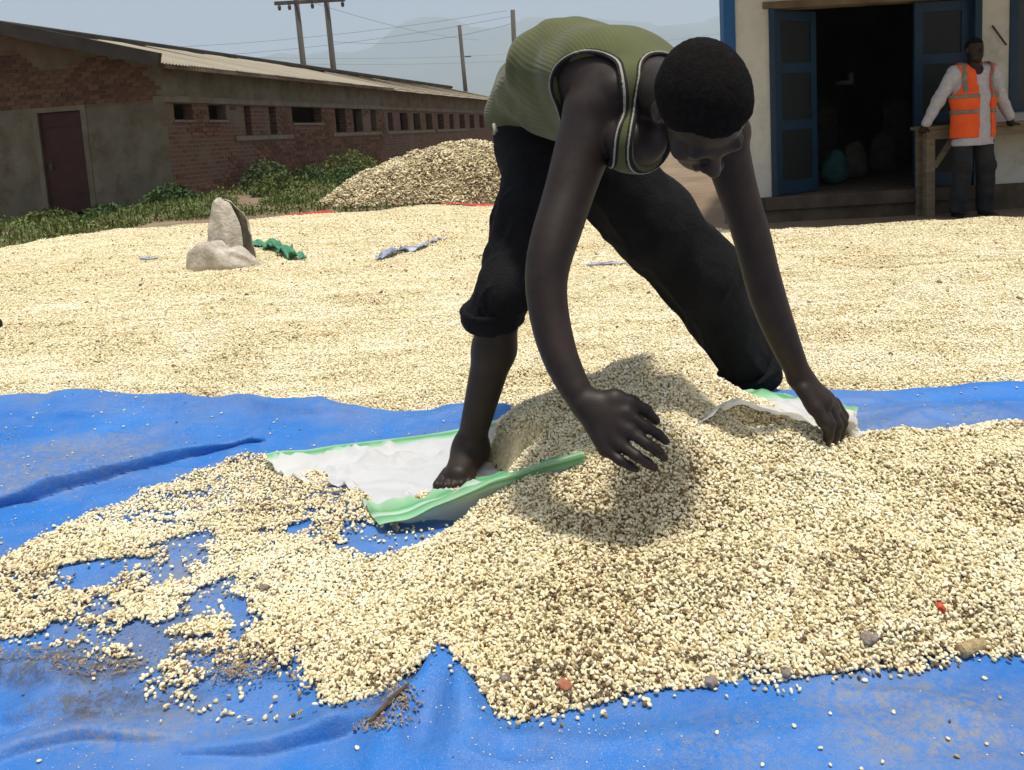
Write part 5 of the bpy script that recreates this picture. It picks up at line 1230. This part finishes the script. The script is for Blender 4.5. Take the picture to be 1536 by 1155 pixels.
crumple('plastic_scrap', [(214, 389, .02), (227, 389, .04), (240, 389, .02)], .012, M['lilac'], 'small lilac scrap in the maize left of the slumped sack', 'plastic scrap', 340, (20, 6))
# black object cut by the left edge of the picture
M['black_rubber'] = mat('black_rubber', two((.006, .006, .006), (.014, .013, .012)), 15, .6)
q = at(-22, 490, Z=.05); f = Field((-.22, -.16, -.05), (.22, .16, .2), .006); f.prims([cap((-.14, 0, .05), (.05, 0, .04), .05, .042, .03), cap((-.12, 0, .06), (-.13, .02, .13), .05, .05, .03)])
V, Q = f.surface(); o = obj('rubber_boot', V, Q, M['black_rubber'], None, True, loc=q - np.array([0, 0, .03])); tag(o, 'black rounded boot toe at the left edge of the drying maize', 'boot')

# ------------------------------------------------------------------ small things on the near heap and tarpaulin
def on_heap(u, v):
    Y = np.linspace(.95, 3.0, 1500); d = RC @ np.array([(u - PCX) / FPX, -(v - PCY) / FPX, -1.0]); T = Y / d[1]
    P = CPOS + T[:, None] * d; zs = heap_z(P[:, 0], P[:, 1]); k = np.argmax(P[:, 2] <= zs); return np.array([P[k, 0], P[k, 1], zs[k]])
def lump(name, u, v, r, m, label, cat, seed, sq=(1, .8, .6), lift=.3, group=None):
    p = on_heap(u, v); f = Field((-r * 1.6,) * 3, (r * 1.6,) * 3, r / 7); f.prims([ell((0, 0, 0), np.array(sq) * r, None, .002)])
    V, Q = f.surface(); nn = vnormals(V, Q); V = V + nn * (r * .22 * fbm(V[:, 0] / r * 1.3, V[:, 1] / r * 1.3, V[:, 2] / r * 1.3, octv=3, seed=seed))[:, None]
    o = obj(name, V, Q, m, None, True, loc=p + np.array([0, 0, r * sq[2] * lift])); o.rotation_euler = (0, 0, seed); return tag(o, label, cat, group)
M['stone'] = mat('grey_pebble', two((.16, .13, .11), (.30, .25, .21)), 60, .9, .4, 200)
M['clay'] = mat('red_clay_bit', two((.28, .10, .055), (.42, .18, .10)), 80, .9)
M['redbit'] = mat('red_plastic_bit', two((.45, .05, .03), (.6, .09, .05)), 60, .6)
M['cobpiece'] = mat('cob_piece', two((.30, .22, .11), (.48, .37, .20)), 70, .9, .6, 200)
lump('pebble', 757, 1020, .013, M['stone'], 'dark grey pebble near the front edge of the heap above the tarpaulin peak', 'pebble', 3)
lump('pebble', 1305, 958, .019, M['stone'], 'large flat grey pebble in the right part of the near heap', 'pebble', 4, (1.2, .8, .5))
lump('pebble', 1066, 1026, .014, M['stone'], 'grey pebble on the heap’s front edge right of centre', 'pebble', 5)
lump('pebble', 395, 884, .012, M['stone'], 'dark pebble lying in the thin maize on the left', 'pebble', 6, (1, .7, .7))
lump('pebble', 1180, 1012, .012, M['stone'], 'small brown pebble on the front slope below the large flat one', 'pebble', 7)
lump('clay_lump', 848, 1028, .014, M['clay'], 'reddish clay lump at the front foot of the heap', 'clay lump', 8, (1.2, .8, .5))
lump('plastic_bit', 1410, 916, .011, M['redbit'], 'small bright red bit on the right of the near heap', 'plastic bit', 9, (1, .8, .7), .6)
# piece of maize cob at the right front edge
p = on_heap(1458, 978); cb = empty('maize_cob', tuple(p)); tag(cb, 'broken tan cob piece at the right front edge of the heap', 'maize cob')
V = []; Fc = []; nr = 14
for i in range(nr):
    x = -.028 + .056 * i / (nr - 1); rr = .011 * (1 - .35 * (i / (nr - 1)) ** 2) * (1 + .12 * (i % 2))
    for k_ in range(16): a_ = k_ / 16 * 2 * math.pi; V.append((x, rr * (1 + .1 * (k_ % 2)) * math.cos(a_), .008 + rr * (1 + .1 * (k_ % 2)) * math.sin(a_)))
for i in range(nr - 1):
    for k_ in range(16): Fc.append((i * 16 + k_, i * 16 + (k_ + 1) % 16, (i + 1) * 16 + (k_ + 1) % 16, (i + 1) * 16 + k_))
Fc += [tuple(range(15, -1, -1)), tuple(range((nr - 1) * 16, nr * 16))]
o = obj('core', V, Fc, M['cobpiece'], cb, True); o.rotation_euler = (0, 0, .35)
# twig and husk litter by the tarpaulin peak
M['twig'] = mat('brown_twig', two((.075, .05, .032), (.15, .105, .065)), 30, .9, .5, 90)
pth = [on_heap(*q) for q in ((556, 1090), (575, 1070), (597, 1048), (612, 1034))]; b0 = pth[0].copy()
o = MB().tube([p - b0 + [0, 0, .008] for p in pth], [.003, .0045, .004, .002], 7).build('twig', M['twig'], None, True, loc=b0); tag(o, 'dark twig lying in the tarpaulin fold left of its peak', 'twig')
def litter(name, spots, n, m, label, cat, seed):
    r = np.random.default_rng(seed); V = []; Fc = []
    for (u, v, du, dv) in spots:
        for i in range(n):
            p = Vector(on_heap(u + r.normal() * du, v + r.normal() * dv)) + Vector((0, 0, .004 + r.uniform(0, .004))); L_n = r.uniform(.0012, .0038); a_ = r.uniform(0, 6.28); w_ = r.uniform(.0006, .0018)
            d_ = Vector((math.cos(a_), math.sin(a_), r.normal() * .25)) * L_n; q_ = Vector((-math.sin(a_), math.cos(a_), r.normal() * .3)) * w_; b = len(V)
            V += [p - d_ - q_, p - d_ + q_, p + d_ + q_, p + d_ - q_, p + Vector((0, 0, .002))]; Fc += [(b, b + 1, b + 4), (b + 1, b + 2, b + 4), (b + 2, b + 3, b + 4), (b + 3, b, b + 4)]
    tag(obj(name, V, Fc, m), label, cat, kind='stuff')
M['chaff'] = mat('chaff', two((.20, .145, .09), (.38, .30, .19)), 40, .95, island=.4)
litter('chaff', [(370, 990, 26, 14), (350, 1010, 30, 8), (600, 1045, 14, 16), (560, 1085, 22, 6), (40, 985, 50, 9), (140, 1000, 50, 10), (1060, 900, 60, 40), (900, 960, 90, 40), (1320, 880, 80, 40), (270, 1000, 70, 25), (1180, 830, 80, 40), (700, 880, 80, 40), (500, 960, 60, 30)],
       170, M['chaff'], 'bits of chaff and husk littering the near heap and tarpaulin', 'chaff', 55)

# ------------------------------------------------------------------ table behind the onlooker, goods in the store
M['wood'] = mat('rough_sawn_wood', two((.15, .115, .075), (.25, .20, .135)), 3, .85, .5, 40, stretch=(1, 1, 6))
TL = at(1386, 190, Y=7.84); tb0 = np.array([TL[0], 7.84, -.115]); tab = empty('wooden_table', tuple(tb0)); tag(tab, 'rough wooden table behind the onlooker, beside the dark doorway', 'table')
ht = TL[2] - tb0[2]
for k_ in range(3): MB().box(-.02, 1.75, -.005 + k_ * .08, .069 + k_ * .08, ht - .035, ht, .004).build('tabletop_plank', M['wood'], tab)
for x in (.03, 1.62):
    for y_ in (.01, .16): MB().box(x, x + .085, y_, y_ + .07, 0, ht - .036, .004).build('leg', M['wood'], tab)
MB().box(.116, 1.619, .02, .045, ht - .13, ht - .037).build('apron', M['wood'], tab)
MB().beam((.115, .03, ht - .40), (.30, .03, ht - .13), .03, .05).build('brace', M['wood'], tab)
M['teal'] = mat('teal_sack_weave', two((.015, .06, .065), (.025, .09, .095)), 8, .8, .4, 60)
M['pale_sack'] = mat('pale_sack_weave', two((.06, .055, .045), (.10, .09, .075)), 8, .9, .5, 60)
def store_sack(u, v, Y, w_, h_, m, label, seed):
    p = at(u, v, Y=Y); p[2] = SZ + zF; f = Field((-w_, -.25, -.02), (w_, .25, h_ + .1), .012)
    f.prims([cap((0, 0, .12), (0, 0, h_ - .1), .13, .11, .05, (1, 0, 0), w_ / .17), cap((0, 0, h_ - .1), (.02, 0, h_), .09, .05, .04, (1, 0, 0), 1.3)]); X, Y_, Z = np.ix_(*f.ax)
    V, Q = surface_net(np.maximum(f.F, -Z + .002).astype(np.float32), f.lo, f.h); V = relax(V, Q, 2); nn = vnormals(V, Q); V = V + nn * (.015 * fbm(V[:, 0] * 8, V[:, 1] * 8, V[:, 2] * 6, octv=3, seed=seed))[:, None]
    V[:, 2] = np.maximum(V[:, 2], .002); tag(obj('stored_sack', V, Q, m, None, True, loc=p), label, 'sack', 'sacks inside the store')
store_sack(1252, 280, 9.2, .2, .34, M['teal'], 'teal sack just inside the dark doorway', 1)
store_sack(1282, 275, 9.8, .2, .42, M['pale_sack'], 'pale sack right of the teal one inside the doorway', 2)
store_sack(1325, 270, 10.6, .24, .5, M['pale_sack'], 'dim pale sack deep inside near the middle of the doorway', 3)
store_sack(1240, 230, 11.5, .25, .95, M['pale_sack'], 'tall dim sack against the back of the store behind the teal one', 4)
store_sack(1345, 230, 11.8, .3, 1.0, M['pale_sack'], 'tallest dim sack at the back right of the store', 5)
p = at(1266, 124, Y=12.0); bxp = empty('wall_box', tuple(p)); tag(bxp, 'small white box high on the store’s back wall', 'box')
MB().box(-.12, .12, -.05, .05, -.03, .03, .006).build('case', M['sack_plain'], bxp); MB().box(.07, .12, -.045, .045, .031, .14, .006).build('bracket', M['sack_plain'], bxp)
